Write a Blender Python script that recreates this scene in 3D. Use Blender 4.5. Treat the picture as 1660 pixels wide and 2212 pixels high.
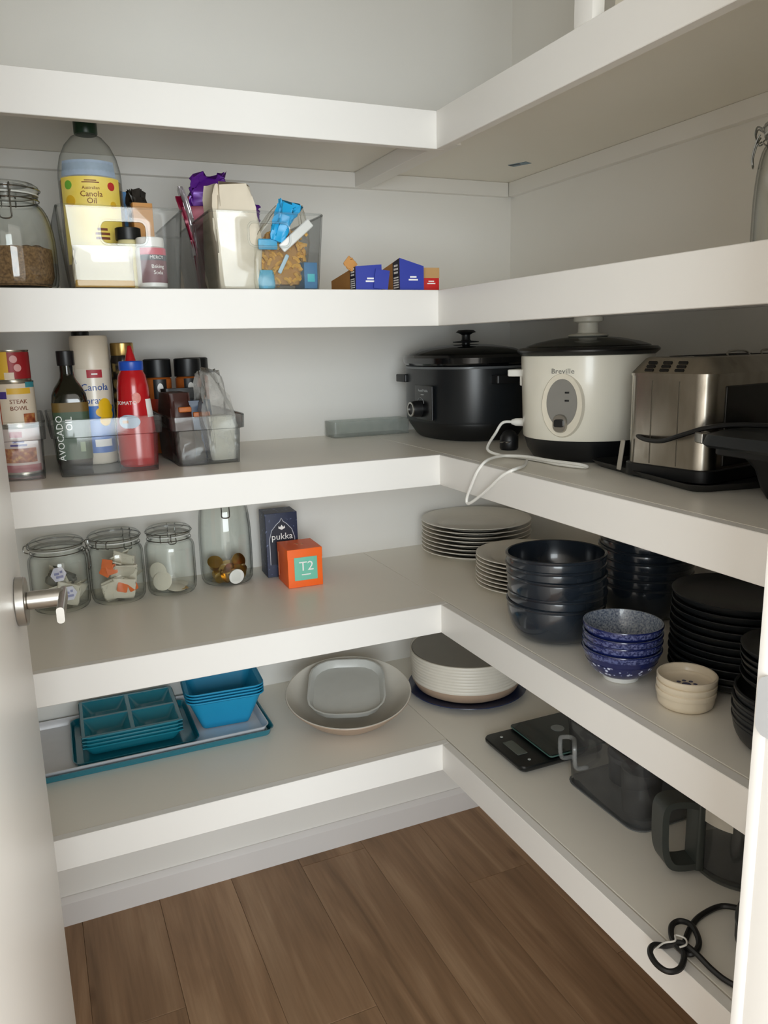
import bpy, bmesh, math, random
from mathutils import Matrix, Vector
random.seed(7)
for _o in list(bpy.data.objects):
    bpy.data.objects.remove(_o)
SC = bpy.context.scene
COL = SC.collection
PI = math.pi
R = math.radians

# ------------------------------------------------------------------ camera, world, lights, exposure
cam_d = bpy.data.cameras.new('camera')
cam_d.sensor_fit = 'HORIZONTAL'
cam_d.sensor_width = 36.0
cam_d.lens = 36.0 * 1708.2 / 1660.0
cam_d.clip_start = 0.02
cam = bpy.data.objects.new('camera', cam_d)
COL.objects.link(cam)
_r = Vector((0.9129, -0.4076, -0.0242)); _f = Vector((0.3943, 0.8954, -0.2067))
_f.normalize(); _r = (_r - _f * _r.dot(_f)).normalized(); _u = _r.cross(_f)
cam.matrix_world = Matrix(((_r.x, _u.x, -_f.x, 0.0), (_r.y, _u.y, -_f.y, 0.0), (_r.z, _u.z, -_f.z, 1.35), (0, 0, 0, 1)))
SC.camera = cam

world = bpy.data.worlds.new('world'); SC.world = world
world.use_nodes = True
_bg = world.node_tree.nodes['Background']
_bg.inputs['Color'].default_value = (1.0, 0.94, 0.85, 1)
_bg.inputs['Strength'].default_value = 1.45

def area(name, loc, target, sx, sy, power, color):
    l = bpy.data.lights.new(name, 'AREA'); l.shape = 'RECTANGLE'; l.size = sx; l.size_y = sy
    l.energy = power; l.color = color
    o = bpy.data.objects.new(name, l); COL.objects.link(o)
    o.location = loc
    o.rotation_euler = (Vector(target) - Vector(loc)).to_track_quat('-Z', 'Y').to_euler()
    return o
# the kitchen window behind the photographer, daylight through the open pantry doorway
area('kitchen_window_light', (-0.45, -2.4, 1.35), (0.45, 1.4, 1.1), 2.9, 1.7, 118, (0.86, 0.95, 1.0))

SC.view_settings.view_transform = 'Standard'
SC.view_settings.look = 'None'
SC.view_settings.gamma = 1.0
SC.view_settings.exposure = 0.30
SC.view_settings.use_curve_mapping = False
SC.cycles.transparent_max_bounces = 40
SC.cycles.max_bounces = 14
SC.cycles.diffuse_bounces = 12
SC.cycles.caustics_reflective = False
SC.cycles.caustics_refractive = False

# ------------------------------------------------------------------ fitted room dimensions (metres)
XC, YC = 0.7309, 1.3795            # inner corner of the shelf fascias
YB, XR, XL = 1.8504, 1.1966, -0.24  # back, right and left wall faces
YF = 0.446                          # inner face of the front wall (the doorway wall)
ZS = [1.7645, 1.4496, 1.1341, 0.8227, 0.5080]   # shelf tops, from the uppermost down
HS = [0.0653, 0.0663, 0.0608, 0.0610, 0.0608]   # fascia heights
Z1, Z2, Z3, Z4, Z5 = ZS

# ------------------------------------------------------------------ materials
def lin(h):
    h = h.lstrip('#'); c = [int(h[i:i + 2], 16) / 255 for i in (0, 2, 4)]
    return tuple(x / 12.92 if x <= 0.04045 else ((x + 0.055) / 1.055) ** 2.4 for x in c) + (1.0,)
MATS = {}
def mat(name, hexc, rough=0.5, metal=0.0, var=0.06, scale=30.0, bump=0.0, bscale=200.0, spec=0.5, coat=0.0):
    if name in MATS: return MATS[name]
    m = bpy.data.materials.new(name); m.use_nodes = True
    nt = m.node_tree; b = nt.nodes['Principled BSDF']; c = lin(hexc)
    b.inputs['Roughness'].default_value = rough; b.inputs['Metallic'].default_value = metal
    b.inputs['Specular IOR Level'].default_value = spec
    b.inputs['Coat Weight'].default_value = coat; b.inputs['Coat Roughness'].default_value = 0.1
    tc = nt.nodes.new('ShaderNodeTexCoord')
    n = nt.nodes.new('ShaderNodeTexNoise'); n.inputs['Scale'].default_value = scale; n.inputs['Detail'].default_value = 3
    nt.links.new(tc.outputs['Object'], n.inputs['Vector'])
    mx = nt.nodes.new('ShaderNodeMix'); mx.data_type = 'RGBA'
    mx.inputs['A'].default_value = tuple(x * (1 - var) for x in c[:3]) + (1,)
    mx.inputs['B'].default_value = tuple(min(1, x * (1 + var)) for x in c[:3]) + (1,)
    nt.links.new(n.outputs['Fac'], mx.inputs['Factor']); nt.links.new(mx.outputs['Result'], b.inputs['Base Color'])
    if bump:
        n2 = nt.nodes.new('ShaderNodeTexNoise'); n2.inputs['Scale'].default_value = bscale
        nt.links.new(tc.outputs['Object'], n2.inputs['Vector'])
        bp = nt.nodes.new('ShaderNodeBump'); bp.inputs['Strength'].default_value = bump; bp.inputs['Distance'].default_value = 0.002
        nt.links.new(n2.outputs['Fac'], bp.inputs['Height']); nt.links.new(bp.outputs['Normal'], b.inputs['Normal'])
    MATS[name] = m
    return m

def clear(name, tint='#f4f7f6', edge='#7f8886', rough=0.03, refl=1.0, haze=0.0, hazecol='#ffffff', ior=1.45, edge_pow=4.0):
    """thin clear glass / plastic: see-through, darker where one looks along the wall, fresnel reflection"""
    if name in MATS: return MATS[name]
    m = bpy.data.materials.new(name); m.use_nodes = True
    nt = m.node_tree; nt.nodes.clear()
    out = nt.nodes.new('ShaderNodeOutputMaterial')
    tr = nt.nodes.new('ShaderNodeBsdfTransparent'); gl = nt.nodes.new('ShaderNodeBsdfGlossy')
    gl.inputs['Roughness'].default_value = rough
    lw = nt.nodes.new('ShaderNodeLayerWeight'); lw.inputs['Blend'].default_value = 0.5
    pe = nt.nodes.new('ShaderNodeMath'); pe.operation = 'POWER'; pe.inputs[1].default_value = edge_pow
    nt.links.new(lw.outputs['Facing'], pe.inputs[0])
    mx = nt.nodes.new('ShaderNodeMix'); mx.data_type = 'RGBA'
    mx.inputs['A'].default_value = lin(tint); mx.inputs['B'].default_value = lin(edge)
    nt.links.new(pe.outputs[0], mx.inputs['Factor']); nt.links.new(mx.outputs['Result'], tr.inputs['Color'])
    lf = nt.nodes.new('ShaderNodeLayerWeight'); lf.inputs['Blend'].default_value = 0.5
    pw = nt.nodes.new('ShaderNodeMath'); pw.operation = 'POWER'; pw.inputs[1].default_value = 5.0
    nt.links.new(lf.outputs['Facing'], pw.inputs[0])
    mu = nt.nodes.new('ShaderNodeMath'); mu.operation = 'MULTIPLY_ADD'; mu.inputs[1].default_value = 0.75 * refl; mu.inputs[2].default_value = 0.04 * refl
    nt.links.new(pw.outputs[0], mu.inputs[0])
    ms = nt.nodes.new('ShaderNodeMixShader')
    nt.links.new(mu.outputs[0], ms.inputs[0]); nt.links.new(tr.outputs[0], ms.inputs[1]); nt.links.new(gl.outputs[0], ms.inputs[2])
    last = ms
    if haze:
        df = nt.nodes.new('ShaderNodeBsdfDiffuse'); df.inputs['Color'].default_value = lin(hazecol)
        tcn = nt.nodes.new('ShaderNodeTexCoord'); nz = nt.nodes.new('ShaderNodeTexNoise'); nz.inputs['Scale'].default_value = 40
        nt.links.new(tcn.outputs['Object'], nz.inputs['Vector'])
        mm = nt.nodes.new('ShaderNodeMath'); mm.operation = 'MULTIPLY'; mm.inputs[1].default_value = haze * 2
        nt.links.new(nz.outputs['Fac'], mm.inputs[0])
        m2 = nt.nodes.new('ShaderNodeMixShader')
        nt.links.new(mm.outputs[0], m2.inputs[0]); nt.links.new(ms.outputs[0], m2.inputs[1]); nt.links.new(df.outputs[0], m2.inputs[2])
        last = m2
    nt.links.new(last.outputs[0], out.inputs['Surface'])
    MATS[name] = m
    return m

def ramp_mat(name, stops, kind='noise', scale=40.0, rough=0.4, detail=4.0, stretch=None, coat=0.0, metal=0.0):
    """procedural pattern: noise / voronoi through hard or soft colour stops"""
    if name in MATS: return MATS[name]
    m = bpy.data.materials.new(name); m.use_nodes = True
    nt = m.node_tree; b = nt.nodes['Principled BSDF']; b.inputs['Roughness'].default_value = rough
    b.inputs['Coat Weight'].default_value = coat; b.inputs['Metallic'].default_value = metal
    tc = nt.nodes.new('ShaderNodeTexCoord'); mp = nt.nodes.new('ShaderNodeMapping')
    if stretch: mp.inputs['Scale'].default_value = stretch
    nt.links.new(tc.outputs['Object'], mp.inputs['Vector'])
    if kind == 'noise':
        t = nt.nodes.new('ShaderNodeTexNoise'); t.inputs['Detail'].default_value = detail; o = t.outputs['Fac']
    else:
        t = nt.nodes.new('ShaderNodeTexVoronoi'); o = t.outputs['Distance']
    t.inputs['Scale'].default_value = scale
    nt.links.new(mp.outputs['Vector'], t.inputs['Vector'])
    cr = nt.nodes.new('ShaderNodeValToRGB')
    while len(cr.color_ramp.elements) < len(stops): cr.color_ramp.elements.new(0.5)
    for e, (p, c) in zip(cr.color_ramp.elements, stops): e.position = p; e.color = lin(c)
    nt.links.new(o, cr.inputs['Fac']); nt.links.new(cr.outputs['Color'], b.inputs['Base Color'])
    MATS[name] = m
    return m

def floor_mat():
    m = bpy.data.materials.new('oak_vinyl_plank'); m.use_nodes = True
    nt = m.node_tree; b = nt.nodes['Principled BSDF']; b.inputs['Roughness'].default_value = 0.42
    b.inputs['Specular IOR Level'].default_value = 0.3
    tc = nt.nodes.new('ShaderNodeTexCoord'); oi = nt.nodes.new('ShaderNodeObjectInfo')
    ad = nt.nodes.new('ShaderNodeVectorMath'); ad.operation = 'ADD'
    sc = nt.nodes.new('ShaderNodeVectorMath'); sc.operation = 'SCALE'; sc.inputs[0].default_value = (13.7, 7.1, 3.3)
    nt.links.new(oi.outputs['Random'], sc.inputs['Scale']); nt.links.new(tc.outputs['Object'], ad.inputs[0]); nt.links.new(sc.outputs[0], ad.inputs[1])
    mp = nt.nodes.new('ShaderNodeMapping'); mp.inputs['Scale'].default_value = (13.0, 1.3, 1.0); nt.links.new(ad.outputs[0], mp.inputs['Vector'])
    n1 = nt.nodes.new('ShaderNodeTexNoise'); n1.inputs['Scale'].default_value = 1.0; n1.inputs['Detail'].default_value = 6; n1.inputs['Distortion'].default_value = 1.2
    nt.links.new(mp.outputs[0], n1.inputs['Vector'])
    mp2 = nt.nodes.new('ShaderNodeMapping'); mp2.inputs['Scale'].default_value = (120.0, 5.0, 1.0); nt.links.new(ad.outputs[0], mp2.inputs['Vector'])
    n2 = nt.nodes.new('ShaderNodeTexNoise'); n2.inputs['Scale'].default_value = 1.0; n2.inputs['Detail'].default_value = 4
    nt.links.new(mp2.outputs[0], n2.inputs['Vector'])
    cr = nt.nodes.new('ShaderNodeValToRGB'); e = cr.color_ramp.elements
    e[0].position = 0.25; e[0].color = lin('#7d634a'); e[1].position = 0.78; e[1].color = lin('#b39576')
    k = e.new(0.5); k.color = lin('#98795c')
    nt.links.new(n1.outputs['Fac'], cr.inputs['Fac'])
    mx = nt.nodes.new('ShaderNodeMix'); mx.data_type = 'RGBA'; mx.blend_type = 'MULTIPLY'; mx.inputs['Factor'].default_value = 0.35
    cr2 = nt.nodes.new('ShaderNodeValToRGB'); cr2.color_ramp.elements[0].position = 0.3; cr2.color_ramp.elements[0].color = (0.5, 0.45, 0.4, 1); cr2.color_ramp.elements[1].position = 0.65
    nt.links.new(n2.outputs['Fac'], cr2.inputs['Fac'])
    nt.links.new(cr.outputs[0], mx.inputs['A']); nt.links.new(cr2.outputs[0], mx.inputs['B'])
    # knots: sparse dark spots with a shape of their own
    vo = nt.nodes.new('ShaderNodeTexVoronoi'); vo.inputs['Scale'].default_value = 1.45
    mp3 = nt.nodes.new('ShaderNodeMapping'); mp3.inputs['Scale'].default_value = (5.5, 2.2, 1.0); nt.links.new(ad.outputs[0], mp3.inputs['Vector']); nt.links.new(mp3.outputs[0], vo.inputs['Vector'])
    cr3 = nt.nodes.new('ShaderNodeValToRGB'); cr3.color_ramp.elements[0].position = 0.02; cr3.color_ramp.elements[0].color = (0.45, 0.4, 0.35, 1); cr3.color_ramp.elements[1].position = 0.13
    nt.links.new(vo.outputs['Distance'], cr3.inputs['Fac'])
    mk = nt.nodes.new('ShaderNodeMix'); mk.data_type = 'RGBA'; mk.blend_type = 'MULTIPLY'; mk.inputs['Factor'].default_value = 0.8
    nt.links.new(mx.outputs['Result'], mk.inputs['A']); nt.links.new(cr3.outputs[0], mk.inputs['B'])
    # plank to plank tone
    hs = nt.nodes.new('ShaderNodeHueSaturation'); mr = nt.nodes.new('ShaderNodeMapRange'); mr.inputs['To Min'].default_value = 0.86; mr.inputs['To Max'].default_value = 1.1
    nt.links.new(oi.outputs['Random'], mr.inputs['Value']); nt.links.new(mr.outputs[0], hs.inputs['Value']); nt.links.new(mk.outputs['Result'], hs.inputs['Color'])
    nt.links.new(hs.outputs[0], b.inputs['Base Color'])
    bp = nt.nodes.new('ShaderNodeBump'); bp.inputs['Strength'].default_value = 0.08; nt.links.new(n2.outputs['Fac'], bp.inputs['Height']); nt.links.new(bp.outputs[0], b.inputs['Normal'])
    return m

WALL = mat('wall_paint', '#e7e5e0', 0.75, bump=0.05, bscale=350, var=0.02, scale=6)
WHITE = mat('white_gloss_paint', '#ebe9e5', 0.38, var=0.015, scale=8, bump=0.02, bscale=60)
LAM = mat('white_laminate', '#e9e5db', 0.34, var=0.02, scale=10, bump=0.03, bscale=500)
SKIRT = mat('skirting_paint', '#dddad8', 0.45, var=0.02, scale=8)
DOORM = mat('door_paint', '#f3f2ef', 0.36, var=0.015, scale=8, bump=0.03, bscale=90)
STEEL = mat('satin_steel', '#b9b6b0', 0.28, 1.0, var=0.05, scale=120)
CHROME = mat('wire_chrome', '#8f9190', 0.2, 1.0, var=0.05, scale=80)
BLACK = mat('black_plastic', '#0d0e10', 0.42, var=0.08)
BLACKG = mat('black_gloss', '#08090b', 0.14, var=0.08, coat=0.4)
GLASS = clear('jar_glass', '#fdfefd', '#1f2826', edge_pow=4.5)
BINC = clear('bin_plastic', '#fdfefe', '#525a5c', rough=0.05, refl=0.9, haze=0.015)
BIND = clear('crate_plastic', '#fdfefe', '#6a7274', rough=0.05, refl=0.8, haze=0.012)
SMOKE = clear('smoked_plastic', '#e9eaeb', '#303336', rough=0.05, refl=0.8, haze=0.02)

# ------------------------------------------------------------------ mesh helpers: md = (verts, faces)
def cat(*mds):
    V, F = [], []
    for v, f in mds:
        o = len(V); V += list(v); F += [tuple(i + o for i in q) for q in f]
    return V, F
def xf(md, M):
    return [tuple(M @ Vector(v)) for v in md[0]], md[1]
def mv(md, x=0, y=0, z=0): return [(a + x, b + y, c + z) for a, b, c in md[0]], md[1]
def rot(md, ang, axis='Z'): return xf(md, Matrix.Rotation(ang, 4, axis))
def loft(rings, cap0=True, cap1=True, closed=False):
    n = len(rings[0]); V = [p for r in rings for p in r]; F = []
    m = len(rings); last = m if closed else m - 1
    for i in range(last):
        a, b = i * n, ((i + 1) % m) * n
        for j in range(n):
            k = (j + 1) % n; F.append((a + j, a + k, b + k, b + j))
    if not closed:
        if cap0: F.append(tuple(range(n))[::-1])
        if cap1: F.append(tuple(range((m - 1) * n, m * n)))
    return V, F
def rr(w, d, r, z, n=4, cx=0.0, cy=0.0):
    r = max(1e-5, min(r, w / 2 - 1e-5, d / 2 - 1e-5)); P = []
    for sx, sy, a0 in ((1, 1, 0), (-1, 1, 90), (-1, -1, 180), (1, -1, 270)):
        for i in range(n + 1):
            a = R(a0 + 90 * i / n)
            P.append((cx + sx * (w / 2 - r) + r * math.cos(a), cy + sy * (d / 2 - r) + r * math.sin(a), z))
    return P
def ell(a, b, z, n=56, cx=0.0, cy=0.0, p=2.0):
    P = []
    for i in range(n):
        t = 2 * PI * i / n; c, s = math.cos(t), math.sin(t)
        P.append((cx + a * math.copysign(abs(c) ** (2 / p), c), cy + b * math.copysign(abs(s) ** (2 / p), s), z))
    return P
def lathe(prof, seg=48, closed=False):
    """(r, z) profile turned about z; ends with r = 0 close to a pole"""
    V, F, rows = [], [], []
    for r, z in prof:
        if r < 1e-6:
            rows.append([len(V)]); V.append((0, 0, z))
        else:
            rows.append(list(range(len(V), len(V) + seg)))
            V += [(r * math.cos(2 * PI * i / seg), r * math.sin(2 * PI * i / seg), z) for i in range(seg)]
    pairs = list(zip(rows, rows[1:])) + ([(rows[-1], rows[0])] if closed else [])
    for a, b in pairs:
        for i in range(seg):
            j = (i + 1) % seg
            if len(a) == 1 and len(b) == 1: continue
            if len(a) == 1: F.append((a[0], b[j], b[i]))
            elif len(b) == 1: F.append((a[i], a[j], b[0]))
            else: F.append((a[i], a[j], b[j], b[i]))
    return V, F
def box(x0, x1, y0, y1, z0, z1, c=0.0):
    cx, cy = (x0 + x1) / 2, (y0 + y1) / 2; w, d = x1 - x0, y1 - y0
    if c <= 0:
        return ([(x0, y0, z0), (x1, y0, z0), (x1, y1, z0), (x0, y1, z0), (x0, y0, z1), (x1, y0, z1), (x1, y1, z1), (x0, y1, z1)],
                [(3, 2, 1, 0), (4, 5, 6, 7), (0, 1, 5, 4), (1, 2, 6, 5), (2, 3, 7, 6), (3, 0, 4, 7)])
    return loft([rr(w - 2 * c, d - 2 * c, c * .5, z0, 2, cx, cy), rr(w, d, c, z0 + c, 2, cx, cy), rr(w, d, c, z1 - c, 2, cx, cy), rr(w - 2 * c, d - 2 * c, c * .5, z1, 2, cx, cy)])
def rbox(w, d, h, r=0.004, c=0.0015, n=4):
    return loft([rr(w - 2 * c, d - 2 * c, max(r - c, 1e-4), 0, n), rr(w, d, r, c, n), rr(w, d, r, h - c, n), rr(w - 2 * c, d - 2 * c, max(r - c, 1e-4), h, n)])
def catmull(P, k=6, closed=False):
    P = [Vector(p) for p in P]; n = len(P); out = []
    rng = range(n) if closed else range(n - 1)
    for i in rng:
        g = (lambda j: P[j % n]) if closed else (lambda j: P[max(0, min(n - 1, j))])
        a, b, c, d = g(i - 1), g(i), g(i + 1), g(i + 2)
        for t in range(k):
            u = t / k
            out.append(0.5 * ((2 * b) + (-a + c) * u + (2 * a - 5 * b + 4 * c - d) * u * u + (-a + 3 * b - 3 * c + d) * u ** 3))
    if not closed: out.append(P[-1])
    return out
def tube(P, r, seg=8, closed=False):
    P = [Vector(p) for p in P]; n = len(P); rings = []
    t0 = (P[1] - P[0]).normalized(); up = Vector((0, 0, 1)) if abs(t0.z) < .9 else Vector((1, 0, 0))
    nrm = t0.cross(up).normalized()
    for i in range(n):
        if closed: t = (P[(i + 1) % n] - P[i - 1])
        else: t = P[min(i + 1, n - 1)] - P[max(i - 1, 0)]
        t.normalize(); nrm = (nrm - t * nrm.dot(t)).normalized(); bn = t.cross(nrm)
        rad = r[i] if isinstance(r, (list, tuple)) else r
        rings.append([tuple(P[i] + rad * (math.cos(2 * PI * j / seg) * nrm + math.sin(2 * PI * j / seg) * bn)) for j in range(seg)])
    return loft(rings, closed=closed)
def shell(rings_out, th, n_in=None):
    """hollow open-topped vessel from a list of (w, d, r, z) outer rings, from base up to rim"""
    o = [rr(w, d, r, z) for w, d, r, z in rings_out]
    i = [rr(w - 2 * th, d - 2 * th, max(r - th, 1e-3), max(z, rings_out[0][3] + th)) for w, d, r, z in rings_out][::-1]
    return loft(o + i)

def make_mesh(name, md, smooth=35):
    me = bpy.data.meshes.new(name); me.from_pydata([tuple(v) for v in md[0]], [], md[1])
    bm = bmesh.new(); bm.from_mesh(me); bmesh.ops.remove_doubles(bm, verts=bm.verts, dist=1e-6)
    bmesh.ops.recalc_face_normals(bm, faces=bm.faces); bm.to_mesh(me); bm.free()
    if smooth:
        me.polygons.foreach_set('use_smooth', [True] * len(me.polygons)); me.set_sharp_from_angle(angle=R(smooth))
    me.update(); return me
def put(name, md, m, parent=None, loc=None, rz=0.0, label=None, smooth=35):
    me = md if isinstance(md, bpy.types.Mesh) else make_mesh(name, md, smooth)
    o = bpy.data.objects.new(name, me); COL.objects.link(o)
    if m is not None and not me.materials: me.materials.append(m)
    if parent is not None: o.parent = parent
    if loc is not None: o.location = loc
    o.rotation_euler[2] = rz
    if label: o['label'] = label
    return o
def thing(name, label, catg, loc, rz=0.0, group=None):
    o = bpy.data.objects.new(name, None); COL.objects.link(o); o.empty_display_size = 0.03
    o.location = loc; o.rotation_euler[2] = rz; o['label'] = label; o['category'] = catg
    if group: o['group'] = group
    return o
def tag(o, label, catg, group=None):
    o['label'] = label; o['category'] = catg
    if group: o['group'] = group
    return o
def struct(name, md, m, parent=None, smooth=35):
    o = put(name, md, m, parent, smooth=smooth)
    if parent is None: o['kind'] = 'structure'
    return o
def clone(root, loc, rz, label, group=None):
    r_ = root.copy(); COL.objects.link(r_); r_.location = loc; r_.rotation_euler[2] = rz; r_['label'] = label
    if group: r_['group'] = group
    for ch in list(root.children):
        c = ch.copy(); COL.objects.link(c); c.parent = r_
        for g in list(ch.children):
            d = g.copy(); COL.objects.link(d); d.parent = c
    return r_
def boolean(a, b):
    oa = bpy.data.objects.new('ba', make_mesh('ba', a)); ob = bpy.data.objects.new('bb', make_mesh('bb', b))
    COL.objects.link(oa); COL.objects.link(ob)
    md = oa.modifiers.new('b', 'BOOLEAN'); md.operation = 'DIFFERENCE'; md.object = ob; md.solver = 'EXACT'
    dg = bpy.context.evaluated_depsgraph_get(); dg.update()
    me = bpy.data.meshes.new_from_object(oa.evaluated_get(dg))
    bpy.data.objects.remove(oa); bpy.data.objects.remove(ob)
    me.polygons.foreach_set('use_smooth', [True] * len(me.polygons)); me.set_sharp_from_angle(angle=R(35))
    return me
def text(s, size, m, parent, loc=(0, 0, 0), face=0.0, bend=None, name='lettering', spin=0.0, flat=False, ext=0.00025, sx=1.0, track=1.0):
    """raised print on a thing; stands in the local xz plane facing -y (turned by face), or wraps a cylinder of radius bend, or lies flat"""
    cu = bpy.data.curves.new('t', 'FONT'); cu.body = s; cu.size = size; cu.align_x = 'CENTER'; cu.align_y = 'CENTER'
    cu.extrude = ext; cu.resolution_u = 2; cu.space_character = track
    o = bpy.data.objects.new('t', cu); COL.objects.link(o)
    dg = bpy.context.evaluated_depsgraph_get(); dg.update()
    me = bpy.data.meshes.new_from_object(o.evaluated_get(dg)); bpy.data.objects.remove(o)
    for v in me.vertices:
        x, y, z = v.co; x *= sx
        if spin: x, y = x * math.cos(spin) - y * math.sin(spin), x * math.sin(spin) + y * math.cos(spin)
        if bend:
            a = face + x / bend; rr_ = bend + z + ext
            v.co = (rr_ * math.sin(a) + loc[0], -rr_ * math.cos(a) + loc[1], y + loc[2])
        elif flat:
            c, s_ = math.cos(face), math.sin(face)
            v.co = (loc[0] + x * c - y * s_, loc[1] + x * s_ + y * c, loc[2] + z + ext)
        else:
            p = (x, -z - ext); c, s_ = math.cos(face), math.sin(face)
            v.co = (loc[0] + p[0] * c - p[1] * s_, loc[1] + p[0] * s_ + p[1] * c, loc[2] + y)
    me.update()
    ob = bpy.data.objects.new(name, me); COL.objects.link(ob); ob.parent = parent
    me.materials.clear(); me.materials.append(m)
    return ob
def patch(R0, z0, z1, a0, a1, R1=None, n=14, th=0.0004):
    """curved label panel on a cylinder / cone, angles in degrees, 0 = towards -y"""
    R1 = R0 if R1 is None else R1; V, F = [], []
    for i in range(n + 1):
        a = R(a0 + (a1 - a0) * i / n); s, c = math.sin(a), -math.cos(a)
        V += [(R0 * s, R0 * c, z0), (R1 * s, R1 * c, z1), ((R1 + th) * s, (R1 + th) * c, z1), ((R0 + th) * s, (R0 + th) * c, z0)]
    for i in range(n):
        a, b = 4 * i, 4 * i + 4
        for j in range(4):
            k = (j + 1) % 4; F.append((a + j, a + k, b + k, b + j))
    F += [(0, 1, 2, 3), (4 * n + 3, 4 * n + 2, 4 * n + 1, 4 * n)]
    return V, F
def blob_patch(R0, z, a, rz_, ra, n=14, th=0.0005):
    """oval sticker on a cylinder"""
    V, F = [], []
    for i in range(n + 1):
        t = -PI / 2 + PI * i / n; an = R(a) + ra / R0 * math.sin(t); h = max(rz_ * math.cos(t), 1e-5)
        for rad, zz in ((R0, z - h), (R0, z + h), (R0 + th, z + h), (R0 + th, z - h)):
            V.append((rad * math.sin(an), -rad * math.cos(an), zz))
    for i in range(n):
        p, q = 4 * i, 4 * i + 4
        for j in range(4):
            k = (j + 1) % 4; F.append((p + j, p + k, q + k, q + j))
    return V, F
ORD = ['topmost', 'second from the top', 'third from the top', 'fourth from the top', 'fifth from the top', 'sixth from the top', 'seventh from the top', 'eighth from the top', 'ninth from the top', 'tenth from the top', 'eleventh from the top', 'twelfth from the top']

def bars(parent, m, loc, w, hh, n, face=0.0, bend=None, seed=1, name='print_line'):
    """unreadable small print: a few thin raised lines, as far as it can be made out"""
    rnd = random.Random(seed); md = ([], [])
    for i in range(n):
        ww = w * rnd.uniform(.6, 1.0); z = loc[2] + hh * (.5 - (i + .5) / n); t_ = hh / n * .28
        if bend: md = cat(md, patch(bend, z - t_, z + t_, math.degrees(face - ww / 2 / bend), math.degrees(face + ww / 2 / bend), n=5))
        else:
            b = xf(box(-ww / 2, ww / 2, -.0004, 0, -t_, t_), Matrix.Translation((loc[0], loc[1], z)) @ Matrix.Rotation(face, 4, 'Z')); md = cat(md, b)
    return put(name, md, m, parent)

# ================================================================== the room
struct('wall_back', box(XL, XR, YB, YB + .1, 0, 2.45), WALL)
struct('wall_right', box(XR, XR + .1, YF - .115, YB + .1, 0, 2.45), WALL)
struct('wall_left', box(XL - .1, XL, YF, YB + .1, 0, 2.45), WALL)
struct('ceiling', box(XL - .1, XR + .1, YF - .115, YB + .1, 2.45, 2.5), WALL)
OPX0, OPX1, OPZ = -0.125, 0.576, 2.075      # rough opening of the doorway
wf = struct('wall_front', cat(box(OPX1, XR, YF - .115, YF, 0, 2.45), box(XL - .1, OPX0, YF - .115, YF, 0, 2.45), box(OPX0, OPX1, YF - .115, YF, OPZ, 2.45)), WALL)
# floor planks
FL = floor_mat()
flo = struct('floor', box(XL - .1, XR + .1, -3.0, YB + .1, -.03, -.005), mat('floor_underlay', '#5a432f', 0.8))
PW, PLN = 0.182, 1.22
pm = make_mesh('plank', box(-PW / 2 + .0003, PW / 2 - .0003, -PLN / 2 + .0003, PLN / 2 - .0003, -.005, 0, .0006)); pm.materials.append(FL)
offs = [0.15, 0.75, 0.38, 1.02, 0.55, 0.05, 0.86, 0.3, 0.65]
for i in range(9):
    x = XL - .05 + PW * i
    y = YB - offs[i] + PLN / 2
    k = 0
    while y > -0.6:
        if y - PLN / 2 < YB:
            top = min(y + PLN / 2, YB + .05)
            if top < y + PLN / 2 - .01:
                put('plank', box(-PW / 2 + .0003, PW / 2 - .0003, -PLN / 2 + .0007, top - y, -.005, 0, .0006), FL, flo, (x, y, 0))
            else:
                put('plank', pm, FL, flo, (x, y, 0))
        y -= PLN
# skirting boards
def skirt(L, h=.0707, t=.015):
    prof = [(0, 0), (-t, 0), (-t, h - .012), (-t + .006, h - .004), (-.004, h), (0, h)]
    return loft([[(x, p[0], p[1]) for p in prof] for x in (0, L)])
sb = struct('baseboard_back', mv(skirt(XR - XL), XL, YB, 0), SKIRT)
struct('baseboard_right', xf(skirt(YB - .02 - YF), Matrix.Translation((XR, YB - .016, 0)) @ Matrix.Rotation(-PI / 2, 4, 'Z')), SKIRT)

# ================================================================== the five corner shelves
SN = ['uppermost white corner shelf, above the glass jar and clear bins', 'second white corner shelf from the top, carrying two tall clear bins',
      'middle white corner shelf carrying the rice cooker and slow cooker', 'fourth white corner shelf from the top, carrying plates, bowls and tea jars',
      'lowest white corner shelf, carrying teal trays and the kitchen scale']
FT = .018
for i, (z, h) in enumerate(zip(ZS, HS)):
    s = thing('corner_shelf', SN[i], 'shelf', (0, 0, 0), group='built-in pantry shelves')
    bt = .016
    put('shelf_board', box(XL, XC + .02, YC + FT + .0006, YB, z - bt, z - .0006, .0006), LAM, s)
    put('shelf_board', box(XC + .021, XR, YF, YB, z - bt, z - .0006, .0006), LAM, s)
    put('fascia', box(XL, XC + FT, YC, YC + FT, z - h, z, .0009), WHITE, s)
    put('fascia', box(XC, XC + FT, YF, YC - .0003, z - h, z, .0009), WHITE, s)
    put('wall_cleat', box(XL, XR - .0185, YB - .018, YB - .0002, z - .0502, z - bt - .0003, .0008), WHITE, s)
    put('wall_cleat', box(XR - .018, XR - .0002, YF, YB - .0185, z - .0502, z - bt - .0003, .0008), WHITE, s)
    put('support_batten', box(XC + .022, XC + .062, YC + FT, YB - .0185, z - .0502, z - bt - .0003, .0008), WHITE, s)
# upright of a framed cupboard standing over the top shelf
cu = struct('trim_1', box(XC, XC + .02, .9385, .9777, Z1, 2.45, .0008), WHITE)
struct('trim_2', box(XC, XC + .02, YF, .9384, 2.2, 2.45, .0008), WHITE)
struct('trim_3', cat(box(XC + .05, XC + .062, YF, .936, Z1, 2.45), box(XC + .035, XC + .05, .915, .936, Z1, 2.45)), mat('panel_cream', '#d8d2c2', .6))
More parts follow.
